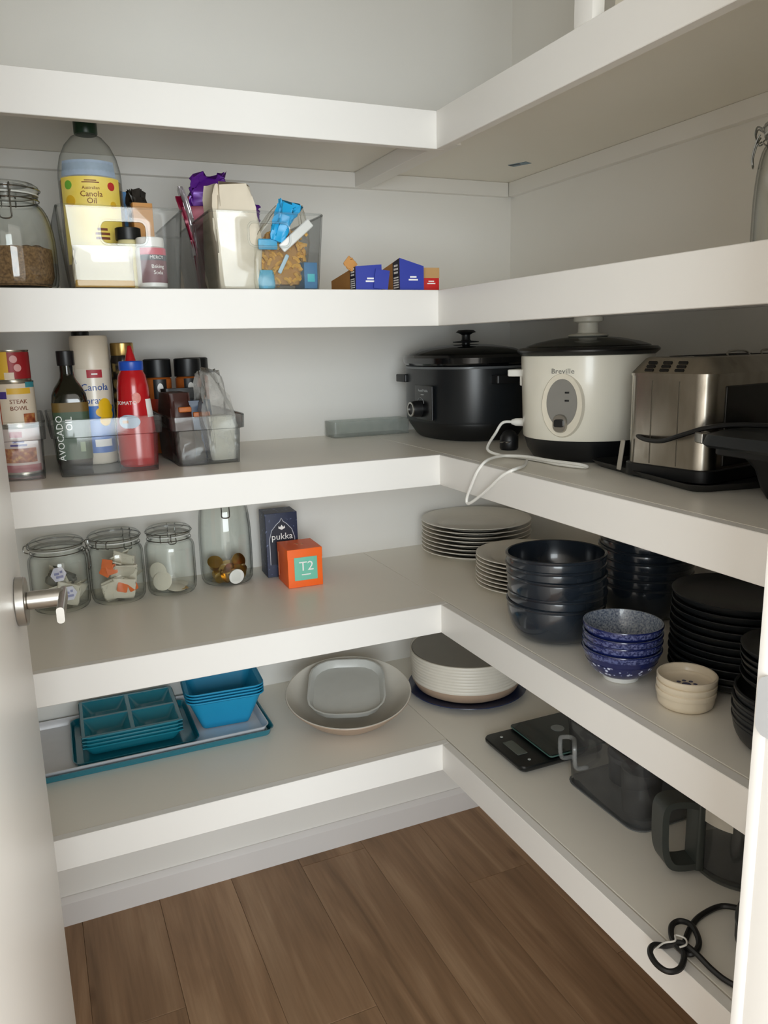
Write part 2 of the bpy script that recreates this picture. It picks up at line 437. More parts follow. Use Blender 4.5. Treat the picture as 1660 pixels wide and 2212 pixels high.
# small sticker left under the top shelf
st = put('sticker', box(-.024, .024, -.012, .012, -.0007, -.0001), mat('sticker_blue', '#5f7d92', .4), None, (1.085, 1.642, Z1 - .016), R(-65))
tag(st, 'small blue-grey sticker stuck under the uppermost shelf near the right wall', 'sticker')
put('printed_bar', box(-.024, .004, -.009, 0, -.0009, -.0007), mat('sticker_dark', '#1f2a33', .5), st)

# ================================================================== door, frame, handle
dth = .035
DA = 4.7
dl = Vector((-.0300, .9500))                  # leading edge of the open door, face side
ddir = Vector((math.sin(R(DA)), math.cos(R(DA)))); dn = Vector((ddir.y, -ddir.x))
DW = .62
# local frame: origin at the hinge on the face plane, +x along the leaf to the leading edge, -y out of the visible face
hinge = dl - ddir * DW
door = bpy.data.objects.new('door_1', None); COL.objects.link(door); door.location = (hinge.x, hinge.y, 0)
door.rotation_euler[2] = math.atan2(ddir.y, ddir.x)
door['kind'] = 'structure'; door['label'] = 'white pantry door standing open at the left, with a satin lever handle'
put('leaf', box(0, DW, 0, dth, .012, 2.03, .0015), DOORM, door)
HZ = 1.094; HX = DW - .062
def dcyl(r, y0, y1, c=.001, seg=40): return lathe([(0, y0), (r - c, y0), (r, y0 + c), (r, y1 - c), (r - c, y1), (0, y1)], seg)
def along_my(md): return xf(md, Matrix.Rotation(R(90), 4, 'X'))   # z -> -y
rose = put('handle_rose', mv(along_my(dcyl(.026, 0, .010)), HX, 0, HZ), STEEL, door, label='round satin steel rose of the door handle')
put('handle_neck', mv(along_my(dcyl(.0098, .010, .046)), HX, 0, HZ), STEEL, rose)
lev = loft([rr(.0075, .0165, .003, z, 3) for z in (0, .078)])
lev = xf(lev, Matrix.Translation((HX + .012, -.046, HZ)) @ Matrix.Rotation(R(-90), 4, 'Y') @ Matrix.Rotation(R(90), 4, 'Z'))
put('lever', lev, STEEL, rose)
put('handle_rose', mv(along_my(dcyl(.026, -.009, 0)), HX, dth, HZ), STEEL, door)
for hz in (.22, 1.02, 1.82):
    put('hinge', mv(dcyl(.006, 0, .1), -.006, dth * .5, hz), STEEL, door)
JX, JY = .5393, .446
fr = struct('trim_4', cat(box(JX, JX + .035, YF - .115, JY, 0, OPZ, .0012), box(OPX0, OPX0 + .02, YF - .115, JY, 0, OPZ, .0012), box(OPX0, JX + .035, YF - .115, JY, OPZ - .02, OPZ, .0012)), WHITE)
fr['label'] = 'white door frame at the right edge'
put('door_stop', box(JX - .0005, JX + .004, JY - .012, JY + .0008, 0, OPZ - .02, .001), WHITE, fr)
sk = loft([rr(.030, .054, .010, z, 4) for z in (0, .0045)])
sk = xf(sk, Matrix.Translation((JX, JY - .019, 1.046)) @ Matrix.Rotation(R(-90), 4, 'Y') @ Matrix.Rotation(R(90), 4, 'Z'))
put('strike_plate', sk, mat('strike_grey', '#c9cbce', .35, .3), fr, label='satin grey strike plate on the door frame')

# ================================================================== clip-top jars
GASK = mat('jar_gasket', '#c9cbc6', .6)
def make_jar(label, loc, rz, Rb, h, Rn, name='clip_top_jar', clasp_len=.03, shoulder=.62, group=None):
    """glass jar with domed glass lid and wire bail; the clasp is on local -y, the hinge on +y"""
    t = thing(name, label, 'jar', loc, rz, group)
    zn = h - .022; th = .0032
    out = [(0, .002), (Rb * .72, .002), (Rb * .78, 0), (Rb * .9, .002), (Rb * .975, .010), (Rb, .026), (Rb, h * shoulder)]
    N = 7
    for i in range(1, N + 1):
        u = i / N; a = u * PI / 2
        out.append((Rn + (Rb - Rn) * (math.cos(a) ** 1.0 if Rb - Rn < .03 else 1 - u ** 1.55), h * shoulder + (zn - .012 - h * shoulder) * (math.sin(a) if Rb - Rn < .03 else u)))
    out += [(Rn, zn - .004), (Rn + .003, zn - .003), (Rn + .003, zn), (Rn, zn)]
    inn = [(max(r - th, 0), z) for r, z in out[5:-4]][::-1]
    inn = [(Rn - th, zn)] + inn + [(Rb * .9, .010), (Rb * .7, .0065), (0, .006)]
    put('glass_body', lathe(out + inn, 56), GLASS, t)
    put('gasket', lathe([(Rn - .004, zn + .0003), (Rn + .004, zn + .0003), (Rn + .004, zn + .0028), (Rn - .004, zn + .0028)], 48, True), GASK, t)
    lz = zn + .003
    lid = put('lid', lathe([(0, lz + .001), (Rn - .006, lz + .001), (Rn - .004, lz), (Rn + .004, lz), (Rn + .0055, lz + .003), (Rn + .005, lz + .011), (Rn - .001, lz + .0155), (Rn * .8, lz + .0165), (Rn * .76, lz + .0135), (Rn * .4, lz + .0145), (0, lz + .015)], 56), GLASS, t)
    wr = .00115
    ring = lambda r, z: tube([(r * math.cos(2 * PI * i / 40), r * math.sin(2 * PI * i / 40), z) for i in range(40)], wr, 6, True)
    bail = cat(ring(Rn + .0072, lz + .006), ring(Rn + .0045, zn - .007))
    yh = Rn + .0065
    for sx in (-1, 1):
        bail = cat(bail, tube(catmull([(sx * .011, yh, lz + .006), (sx * .011, yh + .007, lz + .004), (sx * .011, yh + .008, zn - .004), (sx * .011, yh - .001, zn - .008)], 4), wr, 6))
        bail = cat(bail, tube(catmull([(sx * .009, -yh, lz + .006), (sx * .009, -yh - .006, lz + .009), (sx * .008, -yh - .008, lz), (sx * .008, -yh - .004, zn - .008), (sx * .008, -yh + .001, zn - .007)], 4), wr, 6))
    put('wire_bail', bail, CHROME, t)
    zz = zn - .006; y = -yh - .006
    put('clasp_lever', tube(catmull([(-.010, y + .004, zz + .008), (-.0085, y, zz), (-.0085, y - .004, zz - clasp_len * .6), (-.0075, y - .003, zz - clasp_len), (.0075, y - .003, zz - clasp_len), (.0085, y - .004, zz - clasp_len * .6), (.0085, y, zz), (.010, y + .004, zz + .008)], 4), wr * 1.15, 6), CHROME, t)
    return t
def fill(Rb, z0, z1, seed, amp=.003, seg=40):
    """heap of loose dry food that fits the inside of a jar"""
    rnd = random.Random(seed); V = []; F = []
    prof = [(Rb * .84, z0), (Rb - .004, z0 + .016), (Rb - .004, z1)]
    rows = [lathe(prof, seg)]
    v, f = rows[0]
    v = list(v); top = []
    for k in range(1, 6):
        rr_ = (Rb - .004) * (1 - k / 6)
        top.append([(rr_ * math.cos(2 * PI * i / seg), rr_ * math.sin(2 * PI * i / seg), z1 + amp * (rnd.random() * 1.2 + .6 * math.sin(k + i * .35))) for i in range(seg)])
    rings = [v[0:seg], v[seg:2 * seg], v[2 * seg:3 * seg]] + top
    return loft(rings)

# ================================================================== second shelf: jar, clear bins, snack boxes
make_jar('large clip-top glass jar of brown sugar at the left end of the second shelf', (-.0005, 1.475, Z2), R(-3), .0680, .170, .0445, clasp_len=.034, shoulder=.36)
SUG = ramp_mat('brown_sugar', [(.35, '#5b432b'), (.65, '#8d6f4c')], scale=260, rough=.95)
o = put('brown_sugar', fill(.0648, .0072, .066, 3), SUG, None, (-.0005, 1.475, Z2)); tag(o, 'brown sugar heaped inside the large clip-top jar', 'sugar'); o['kind'] = 'stuff'

def make_bin(label, loc, w0, w1, d0, d1, h, hole=None, lip=None, m=BINC, group='clear storage bins', name='storage_bin', th=.0026, step=None):
    t = thing(name, label, 'bin', loc, 0, group)
    if step:      # crate whose upper band steps outwards
        a = step
        rings = [(w0, d0, .008, 0), (w0 + (w1 - w0) * .3, d0 + (d1 - d0) * .3, .009, h - a), (w1 - .002, d1 - .002, .01, h - a + .0015), (w1, d1, .01, h)]
    else:
        rings = [(w0, d0, .012, 0), (w0 + .002, d0 + .002, .013, .004), (w1, d1, .015, h)]
    md = shell(rings, th)
    if hole:
        x0, x1, z0, z1 = hole
        cut = loft([[(p[0] + (x0 + x1) / 2, yy, p[1] + (z0 + z1) / 2) for p in rr(x1 - x0, z1 - z0, .010, 0, 4)] for yy in (-d1 / 2 - .03, -d0 / 2 + .03)])
        md = boolean(md, cut)
        put('wall', md, m, t)
        P = [(p[0] + (x0 + x1) / 2, -(d0 + (d1 - d0) * ((z0 + z1) / 2) / h) / 2 + .0013, p[1] + (z0 + z1) / 2) for p in rr(x1 - x0 + .003, z1 - z0 + .003, .011, 0, 5)]
        put('handle_rim', tube(P, .0021, 8, True), m, t)
    else:
        put('wall', md, m, t)
    # moulded bead along the rim
    put('rim_bead', tube([(p[0], p[1], h) for p in rr(w1 - th, d1 - th, .014, 0, 5)], .0021, 8, True), m, t)
    return t
make_bin('tall clear handled bin with the canola oil bottle in it', (.1675, 1.551, Z2), .176, .198, .284, .298, .128, hole=(-.034, .036, .072, .106))
make_bin('tall clear handled bin with pasta and flour bags in it', (.4130, 1.571, Z2), .184, .206, .325, .34, .130, hole=(-.036, .036, .075, .112))

# ---- canola oil bottle
PET = clear('bottle_plastic', '#fafcfb', '#3a4440', rough=.06, refl=.9, haze=.03)
OIL = mat('canola_oil', '#8f6d22', .15, var=.1, coat=.3)
YEL = ramp_mat('canola_label', [(.3, '#f0d24e'), (.7, '#f6e07c')], scale=25, rough=.45)
INK = mat('brown_ink', '#7b3d1c', .5); RED = mat('red_print', '#c0322f', .45); WHT = mat('white_print', '#f2f1ee', .45); GRN = mat('green_print', '#6fae3d', .45)
t = thing('oil_bottle', 'large plastic bottle of canola oil with a yellow label and dark green cap', 'bottle', (.1365, 1.545, Z2 + .004), R(-5))
Rb = .0525
put('bottle_wall', lathe([(0, .002), (.044, 0), (.0505, .006), (Rb, .02), (Rb, .19), (.0515, .204), (.047, .224), (.038, .243), (.026, .257), (.0165, .262), (.0155, .270), (0, .270)], 56), PET, t)
put('oil', lathe([(0, .004), (.043, .003), (.0495, .009), (Rb - .0015, .021), (Rb - .0015, .184), (0, .184)], 48), OIL, t)
lb = put('label', patch(Rb + .0003, .045, .186, -62, 60), YEL, t, label='yellow canola oil label')
put('label_header', patch(Rb + .0003, .188, .213, -58, 52, .0495), mat('pale_blue_print', '#9fb0c4', .5, var=.25, scale=60), t)
text('Canola', .0130, INK, lb, (0, 0, .1575), face=R(0), bend=Rb + .0009)
text('Oil', .0130, INK, lb, (0, 0, .1465), face=R(0), bend=Rb + .0009)
text('Australian', .0070, INK, lb, (0, 0, .1675), face=R(0), bend=Rb + .0009)
for k, (a, z, r1, mm) in enumerate([(38, .172, .0068, RED), (-42, .173, .0072, GRN), (-40, .147, .0095, mat('gold_print', '#e3b52c', .5)), (40, .142, .006, mat('gold_print', '#e3b52c', .5))]):
    put('badge', blob_patch(Rb + .0009, z, a, r1, r1), mm, lb)
bars(lb, INK, (0, 0, .094), .026, .022, 3, face=R(14), bend=Rb + .0006)
bars(lb, INK, (0, 0, .178), .030, .006, 2, face=R(0), bend=Rb + .0006)
put('cap', lathe([(0, .262), (.0185, .262), (.0195, .264), (.0195, .285), (.018, .288), (0, .288)], 32), mat('dark_green_cap', '#12331f', .35), t)

# ---- crumpled packets and bags
def crumple(w, d, h, seed, amp=.004, top=(.6, .35), n=9, r=.01, lean=(0, 0), seg=6, topz=.0):
    rnd = random.Random(seed); rings = []; ph = [rnd.random() * 6 for _ in range(6)]
    for i in range(n + 1):
        u = i / n; s = 1 if u < .55 else 1 - (1 - top[0]) * ((u - .55) / .45) ** 1.3; s2 = 1 if u < .45 else 1 - (1 - top[1]) * ((u - .45) / .55) ** 1.1
        if i == 0: s = s2 = .93
        P = rr(w * s, d * s2, min(r, d * s2 * .45), h * u, seg)
        out = []
        for j, p in enumerate(P):
            k = j / len(P) * 2 * PI
            f = amp * (math.sin(3 * k + ph[0] + 5 * u) + .7 * math.sin(7 * k + ph[1] - 9 * u) + .6 * math.sin(11 * k + ph[2] + 13 * u) + .5 * (rnd.random() - .5)) * (.25 + u) * (0 if i == 0 else 1)
            L = math.hypot(p[0], p[1]) + 1e-6
            out.append((p[0] * (1 + f / L) + lean[0] * u * u, p[1] * (1 + f / L) + lean[1] * u * u, p[2] + (topz * rnd.uniform(-1, 1) if i == n else 0)))
        rings.append(out)
    return loft(rings)
def packet(name, label, catg, loc, rz, md, m, group=None, smooth=50):
    o = put(name, md, m, None, loc, rz, smooth=smooth); return tag(o, label, catg, group)
o = packet('flour_packet', 'cream paper flour packet lying low in the canola oil bin', 'packet', (.1350, 1.434, Z2 + .004), 0, crumple(.094, .035, .066, 5, .0015, (.96, .8)), mat('cream_paper', '#ece3cc', .7, bump=.2))
put('base_band', rbox(.094, .0362, .012, .008), mat('amber_print', '#c99a2a', .55), o)
t = thing('carton', 'open orange cardboard carton behind the small white bottle', 'carton', (.2150, 1.535, Z2 + .004), R(4))
put('walls', shell([(.034, .05, .001, 0), (.034, .05, .001, .150)], .001), mat('orange_carton', '#c98f4e', .6, var=.1), t)
put('liner_bag', mv(crumple(.030, .040, .075, 11, .003, (.9, .5), lean=(-.006, 0), topz=.008), 0, 0, .095), mat('dark_foil', '#2b2723', .35, .3), t)
o = packet('chip_packet', 'bright blue packet standing behind the canola oil bottle', 'packet', (.1915, 1.620, Z2 + .004), 0, crumple(.05, .03, .185, 13, .002, (.6, .4)), mat('blue_packet', '#2f7fc0', .35))
t = thing('baking_soda_bottle', 'small white bottle with a pink band and dark label in the canola oil bin', 'bottle', (.2130, 1.436, Z2 + .004), R(-6))
put('bottle_body', lathe([(0, 0), (.0225, 0), (.0245, .002), (.0245, .060), (.0225, .065), (.020, .066), (0, .066)], 40), mat('white_plastic', '#e9e7e3', .35), t)
put('cap', lathe([(0, .066), (.0225, .066), (.0228, .068), (.0228, .080), (.0215, .0815), (0, .0815)], 40), mat('white_plastic', '#e9e7e3', .35), t)
lb = put('label', patch(.0247, .008, .044, -45, 75), mat('plum_label', '#6b3a45', .5), t)
put('label_band', patch(.0248, .053, .064, -45, 75), mat('pink_band', '#c8415a', .45), t)
put('label_band', patch(.0248, .044, .053, -45, 75), mat('grey_band', '#3c4450', .45), t)
text('Baking', .0085, WHT, lb, (0, 0, .034), face=R(22), bend=.0252); text('Soda', .0085, WHT, lb, (0, 0, .024), face=R(22), bend=.0252)
text('MERCY', .0075, WHT, lb, (0, 0, .0485), face=R(20), bend=.0252)
t = thing('jar_with_black_lid', 'small jar with a black lid seen through the handle of the canola oil bin', 'jar', (.1820, 1.462, Z2 + .004), 0)
put('jar_body', lathe([(0, 0), (.018, 0), (.019, .003), (.019, .075), (.017, .08), (0, .08)], 32), mat('pale_spice', '#d9cf9c', .4), t)
put('lid', lathe([(0, .08), (.0205, .08), (.021, .082), (.021, .099), (.0195, .1), (0, .1)], 32), BLACK, t)

FLOUR = mat('cream_bag', '#ded3bf', .5, bump=.25, bscale=60)
packet('flour_bag', 'cream flour bag standing at the front left of the pasta bin', 'bag', (.3620, 1.475, Z2 + .004), R(4), crumple(.080, .10, .178, 21, .003, (.8, .5), topz=.004), FLOUR)
t = thing('chip_bag', 'maroon and purple foil bag hanging over the left side of the pasta bin', 'bag', (.3560, 1.600, Z2 + .004), R(-8))
put('bag_body', crumple(.068, .075, .175, 22, .0035, (.9, .6), lean=(-.03, -.02)), mat('maroon_foil', '#7b1030', .3, .2), t, smooth=50)
put('bag_top', mv(crumple(.055, .05, .055, 23, .006, (.8, .5), lean=(.014, -.01), topz=.008), -.014, -.02, .158), mat('purple_foil', '#5b1f8a', .3, .2), t, smooth=50)
put('bag_stripe', mv(crumple(.012, .06, .12, 24, .0015, (.8, .8), lean=(-.022, -.014)), -.034, -.012, .07), mat('silver_foil', '#b9b3b5', .3, .6), t, smooth=50)
t = thing('sweets_bag', 'small purple and pink foil bag peeping over the back of the pasta bin', 'bag', (.4330, 1.640, Z2 + .004), R(10))
put('bag_body', crumple(.05, .04, .160, 25, .004, (.8, .5)), mat('magenta_foil', '#a31c5b', .3, .2), t, smooth=50)
put('bag_top', mv(crumple(.038, .034, .035, 26, .004, (.8, .5)), .006, -.006, .142), mat('purple_foil', '#5b1f8a', .3, .2), t, smooth=50)
# pasta bag with clip
t = thing('pasta_bag', 'see-through bag of golden pasta closed with a blue clip', 'bag', (.4350, 1.448, Z2 + .004), R(-4))
put('film', crumple(.098, .058, .145, 31, .003, (.45, .4), lean=(.03, 0)), clear('film', '#f8f7f3', '#b5b0a2', rough=.15, refl=.8, haze=.02), t, smooth=50)
rnd = random.Random(4); pv = ([], [])
for i in range(230):
    u = rnd.random(); zz = .010 + .092 * u; wx = .041 * (1 - .35 * max(0, u - .5) * 2); x = rnd.uniform(-wx, wx) + .020 * u; y = rnd.uniform(-.022, .022)
    a = rnd.random() * PI * 2; b = rnd.uniform(-.8, .8); L = .008
    d = Vector((math.cos(a) * math.cos(b), math.sin(a) * math.cos(b) * .5, math.sin(b))) * L
    c = Vector((x, y, zz)); bow = Vector((0, 0, .003))
    pv = cat(pv, tube([tuple(c - d), tuple(c - d * .4 + bow), tuple(c + d * .4 + bow), tuple(c + d)], .0032, 6))
po = put('pasta', pv, mat('pasta_gold', '#dca848', .5, var=.2, scale=90), t); po['kind'] = 'stuff'
put('core_pasta', mv(crumple(.070, .032, .088, 33, .002, (.7, .7)), .008, 0, .008), mat('pasta_core', '#b07f34', .6), t)
cl = put('closure_clip', xf(crumple(.026, .018, .070, 34, .0045, (1.25, 1.0), lean=(.004, 0), topz=.006), Matrix.Translation((-.004, -.030, .080)) @ Matrix.Rotation(R(20), 4, 'Y')), mat('sky_blue_plastic', '#1fa0d8', .35), t, label='sky-blue bag clip')
put('clip_arm', xf(rbox(.072, .006, .016, .002), Matrix.Translation((.036, -.036, .084)) @ Matrix.Rotation(R(-40), 4, 'Y')), mat('white_plastic', '#e9e7e3', .35), t)
put('print_patch', mv(rbox(.034, .002, .018, .004), -.020, -.0325, .066), mat('blue_print', '#3f9cc4', .4, var=.3, scale=120), t)
put('print_patch', xf(rbox(.007, .002, .036, .001), Matrix.Translation((-.002, -.0325, .026)) @ Matrix.Rotation(R(28), 4, 'Y')), mat('pale_blue_tag', '#a9c3d0', .4), t)
t = thing('small_blue_carton', 'small blue carton in the front right of the pasta bin', 'carton', (.4905, 1.445, Z2 + .004), R(3))
put('carton_body', rbox(.026, .05, .046, .001, .0005), mat('mid_blue_carton', '#2f6f9c', .5, var=.15), t)
put('print_patch', mv(rbox(.014, .0006, .014, .001, .0002), 0, -.0253, .012), mat('teal_print', '#3fb4bd', .5), t)
o = packet('blue_sachet', 'flat light-blue sachet lying under the pasta bag', 'sachet', (.4110, 1.432, Z2 + .004), 0, crumple(.03, .02, .032, 41, .001, (.9, .6)), mat('light_blue_sachet', '#4fb0d8', .4))

# ---- snack cartons
KRAFT = mat('kraft_card', '#bd8748', .7, var=.12); BLUEC = mat('royal_blue_carton', '#2b3a9c', .45, var=.06); NAVY = mat('navy_print', '#10142f', .45)
def snack(label, loc, rz, w, d, h, split, word, torn=False):
    t = thing('snack_carton', label, 'carton', loc, rz, 'opened snack cartons beside the bins')
    hl, hr = (h * 1.06, h * .80) if not torn else (h * .92, h)
    V = []
    for y, s in ((-d / 2, 1), (d / 2, .66)):
        V += [(-w / 2, y, 0), (w / 2, y, 0), (w / 2, y, hr * s), (-w / 2, y, hl * s)]
    put('carton_body', (V, [(0, 1, 2, 3), (7, 6, 5, 4), (0, 4, 5, 1), (1, 5, 6, 2), (2, 6, 7, 3), (3, 7, 4, 0)]), KRAFT, t, smooth=0)
    quad = [(0, 1, 2, 3), (7, 6, 5, 4)] + [(i, (i + 1) % 4, 4 + (i + 1) % 4, 4 + i) for i in range(4)]
    put('front_panel', ([(v[0] * 1.02, -d / 2 - .0006 - (.0006 if k else 0), v[2]) for k in (0, 1) for v in V[:4]], quad), BLUEC, t, smooth=0)
    sp = put('side_panel', ([(-w / 2 - .0006 - (.0006 if k else 0), p[0], p[1]) for k in (0, 1) for p in ((-d / 2, 0), (-d / 2 + split, 0), (-d / 2 + split, hl * .90), (-d / 2, hl * .985))], quad), NAVY, t, smooth=0)
    bars(t, WHT, (w * .06, -d / 2 - .0012, h * .40), .020, .010, 2)
    bars(sp, WHT, (-w / 2 - .0012, -d / 2 + split * .5, h * .72), split * .75, h * .34, 3, face=R(-90), seed=3)
    bars(sp, WHT, (-w / 2 - .0012, -d / 2 + split * .5, h * .28), split * .8, h * .40, 5, face=R(-90), seed=5)
    if torn:
        put('torn_flap', xf(crumple(.018, .004, .022, 77, .0015, (.7, .7)), Matrix.Translation((-w * .45, -d / 2 + .012, h * .88)) @ Matrix.Rotation(R(-50), 4, 'Y')), KRAFT, t)
        put('end_flap', xf(box(-.014, .014, -.0005, .0005, 0, h * .75), Matrix.Translation((w * .42, -d / 2 - .006, .002)) @ Matrix.Rotation(R(8), 4, 'Y')), BLUEC, t)
    return t
snack('opened blue and brown snack carton next to the pasta bin', (.5990, 1.470, Z2), R(-3), .050, .150, .046, .030, 'minis', True)
snack('taller blue snack carton between the torn one and the red one', (.6910, 1.475, Z2), R(-4), .048, .150, .056, .034, 'multipack')
t = thing('red_carton', 'low red carton at the shelf corner beside the blue snack cartons', 'carton', (.7420, 1.480, Z2), R(-4))
put('carton_body', shell([(.034, .12, .001, 0), (.034, .12, .001, .043)], .001), mat('red_carton', '#c2201f', .45), t)
put('inside_liner', mv(rbox(.030, .115, .034, .002), 0, 0, .003), mat('kraft_liner', '#b8925f', .7), t)
bars(t, WHT, (0, -.0602, .017), .018, .008, 2)
put('flap', box(-.017, .017, -.0609, -.0601, .025, .0445), mat('kraft_liner', '#b8925f', .7), t)
# ---- clip jar at the right end of the second shelf
make_jar('empty clip-top glass jar at the far right of the second shelf', (.9680, .791, Z2), R(219), .0600, .182, .0470, clasp_len=.03, shoulder=.34)

# ================================================================== middle shelf, left: crates with cans and bottles
make_bin('clear low crate of tinned food at the far left', (-.0510, 1.640, Z3), .126, .142, .280, .292, .100, lip=True, m=BIND, step=.032, name='storage_crate', group='low clear crates')
make_bin('clear low crate holding avocado oil, spray can and tomato sauce', (.1220, 1.638, Z3), .168, .192, .286, .300, .100, lip=True, m=BIND, step=.032, name='storage_crate', group='low clear crates')
make_bin('clear low crate with a grey plastic bag, right of the sauce', (.3040, 1.650, Z3), .118, .142, .280, .296, .092, lip=True, m=BIND, step=.026, name='storage_crate', group='low clear crates')
TIN = mat('tin_metal', '#b9b4a6', .3, 1.0)
CT = []
def can(label, loc, rz, Rc, h, base, panels, words):
    t = thing('food_can', label, 'can', loc, rz, 'stacked food cans')
    put('can_body', lathe([(0, .002), (Rc - .003, .002), (Rc - .002, 0), (Rc + .0006, 0), (Rc + .0006, .002), (Rc, .003), (Rc, h - .003), (Rc + .0006, h - .002), (Rc + .0006, h), (Rc - .002, h), (Rc - .003, h - .002), (0, h - .002)], 44), TIN, t)
    lb = put('label', lathe([(Rc, .004), (Rc + .0004, .004), (Rc + .0004, h - .004), (Rc, h - .004)], 44, True), base, t)
    for (a0, a1, z0, z1, m) in panels: put('label_panel', patch(Rc + .0005, z0 * h, z1 * h, a0, a1), m, lb)
    for (s, sz, a, z, m) in words: text(s, sz, m, lb, (0, 0, z * h), face=R(a), bend=Rc + .001)
    CT.append(t)
    return t
CRM = mat('cream_label', '#e2d4bf', .5); YLW = mat('yellow_label', '#e2b53a', .5); PUR = mat('purple_print', '#4a3a86', .5); DRD = mat('dark_red_label', '#9b1c22', .45)
FOOD = ramp_mat('food_photo', [(.3, '#7a3a22'), (.5, '#a85a38'), (.7, '#d09a5a')], scale=120, rough=.5)
can('cream labelled can of curry standing lowest in the tin crate', (-.0230, 1.585, Z3 + .003), 0, .0340, .0860, mat('pale_pink_label', '#dcc9c4', .5),
    [(-28, 6, .78, .90, mat('red_logo', '#b0303c', .5)), (-50, 45, .25, .55, FOOD), (-60, 60, .05, .20, mat('rose_print', '#b4646a', .5))], [])
can('cream can with a yellow banner, middle of the tin stack', (-.0240, 1.585, Z3 + .0895), 0, .0335, .0790, CRM,
    [(-20, 50, .72, .85, YLW), (-48, -22, .62, .78, PUR), (20, 60, .05, .28, FOOD), (35, 75, .86, .98, mat('teal_corner', '#3f8f9a', .5)), (-75, -45, .05, .6, mat('rust_side', '#b0512f', .5))],
    [('STEAK', .0105, 10, .55, INK), ('BOWL', .0105, 10, .40, INK)])
can('red and yellow can on top of the tin stack', (-.0260, 1.585, Z3 + .1690), 0, .0325, .0540, DRD,
    [(-70, -5, .06, .94, YLW), (-95, -55, .06, .80, mat('sky_label', '#2f9bc9', .45)), (-18, 10, .05, .28, CRM)], [])
for zz, aa in ((.038, 12), (.023, 22)):
    put('badge', blob_patch(.0332, zz, aa, .0065, .0065), mat('pale_pink_badge', '#dfa9a6', .5), CT[-1])
bars(CT[0], PUR, (0, 0, .056), .030, .012, 2, face=R(-6), bend=.0346)
can('pale can behind the door edge, left of the tin stack', (-.0960, 1.600, Z3 + .003), 0, .0340, .0860, CRM, [(-10, 60, .1, .9, mat('grey_print', '#a9abad', .5, var=.3, scale=150))], [])
# avocado oil
DKG = mat('olive_dark_glass', '#14160c', .08, coat=.6)
t = thing('avocado_oil_bottle', 'dark glass bottle of avocado oil with a green label', 'bottle', (.0675, 1.585, Z3 + .003), R(-4))
put('bottle_body', loft([rr(w, w, r_, z, 6) for w, r_, z in [(.054, .012, 0), (.058, .014, .003), (.0625, .015, .020), (.0625, .015, .126), (.060, .018, .138), (.050, .02, .150), (.036, .0175, .160), (.027, .0134, .168), (.0245, .0122, .176), (.0245, .0122, .200)]]), DKG, t)
put('cap', lathe([(0, .190), (.0150, .190), (.0155, .192), (.0155, .2155), (.0145, .2165), (0, .2165)], 28), BLACK, t)
gl = put('label', mv(loft([rr(.0632, .0632, .0155, z, 6) for z in (.020, .107)]), 0, 0, 0), mat('avocado_green_label', '#3f5540', .5), t)
put('label_band', loft([rr(.0634, .0634, .0156, z, 6) for z in (.107, .124)]), mat('olive_gold', '#6a5423', .5), t)
text('AVOCADO', .0165, WHT, gl, (-.0205, -.0316, .060), spin=R(90)); text('OIL', .0165, WHT, gl, (-.004, -.0316, .086), spin=R(90))
put('small_print', mv(rbox(.009, .0006, .018, .001, .0002), .016, -.0319, .034), mat('pale_green_print', '#8d9c7e', .5, var=.3, scale=300), gl)
# canola spray can
CANW = mat('cream_can', '#e9e0cf', .3, coat=.3)
t = thing('spray_can', 'tall cream canola spray can with a yellow flower on blue', 'can', (.1145, 1.646, Z3 + .003), R(-4))
Rc = .0345
put('can_body', lathe([(0, 0), (Rc - .002, 0), (Rc, .003), (Rc, .178), (Rc - .001, .182), (0, .182)], 48), CANW, t)
put('cap', lathe([(0, .182), (Rc + .0002, .182), (Rc + .0002, .240), (Rc - .002, .2435), (0, .2435)], 48), mat('cream_cap', '#e3d8c4', .35), t)
put('label_panel', patch(Rc + .0003, .022, .112, -60, 75), mat('spray_blue', '#2e6fc0', .4), t)
for (a, z, r1, r2) in [(32, .112, .020, .013), (24, .100, .014, .014), (40, .095, .016, .013), (30, .084, .015, .011), (46, .108, .010, .010)]:
    put('flower_petal', blob_patch(Rc + .0009, z, a, r1 * .7, r2), mat('canola_yellow', '#f2c21f', .4), t)
put('logo_panel', patch(Rc + .0003, .165, .180, -15, 32), mat('red_logo', '#b0303c', .5), t)
bars(t, WHT, (0, 0, .1722), .017, .005, 1, face=R(8), bend=Rc + .0009)
text('Canola', .0185, mat('deep_blue_ink', '#1f4f9c', .4), t, (0, 0, .147), face=R(6), bend=Rc + .0006)
text('Spray', .0185, mat('deep_blue_ink', '#1f4f9c', .4), t, (0, 0, .122), face=R(-6), bend=Rc + .0006)
put('info_box', patch(Rc + .0009, .034, .048, -8, 45), WHT, t)
# tomato sauce
t = thing('sauce_bottle', 'red squeeze bottle of tomato sauce with a blue collar', 'bottle', (.1790, 1.562, Z3 + .003), R(-7))
REDB = mat('sauce_red', '#b5121b', .22, coat=.4)
put('bottle_body', lathe([(0, 0), (.032, 0), (.0352, .004), (.0358, .02), (.0358, .072), (.0325, .100), (.0300, .124), (.0285, .148), (.0250, .169), (.0200, .179), (.0200, .183), (0, .183)], 48), REDB, t)
put('collar', lathe([(0, .178), (.0212, .178), (.0222, .180), (.0222, .193), (.0207, .195), (0, .195)], 40), mat('collar_blue', '#1d4fb4', .35), t)
put('nozzle', lathe([(0, .194), (.0105, .194), (.0085, .203), (.0048, .216), (.0040, .221), (.0028, .223), (0, .223)], 28), REDB, t)
put('badge', blob_patch(.0352, .085, -20, .013, .021), mat('pale_blue_badge', '#b9c9dc', .45), t)
bars(t, mat('peach_print', '#d9b79a', .5), (0, 0, .085), .018, .010, 1, face=R(-30), bend=.0359)
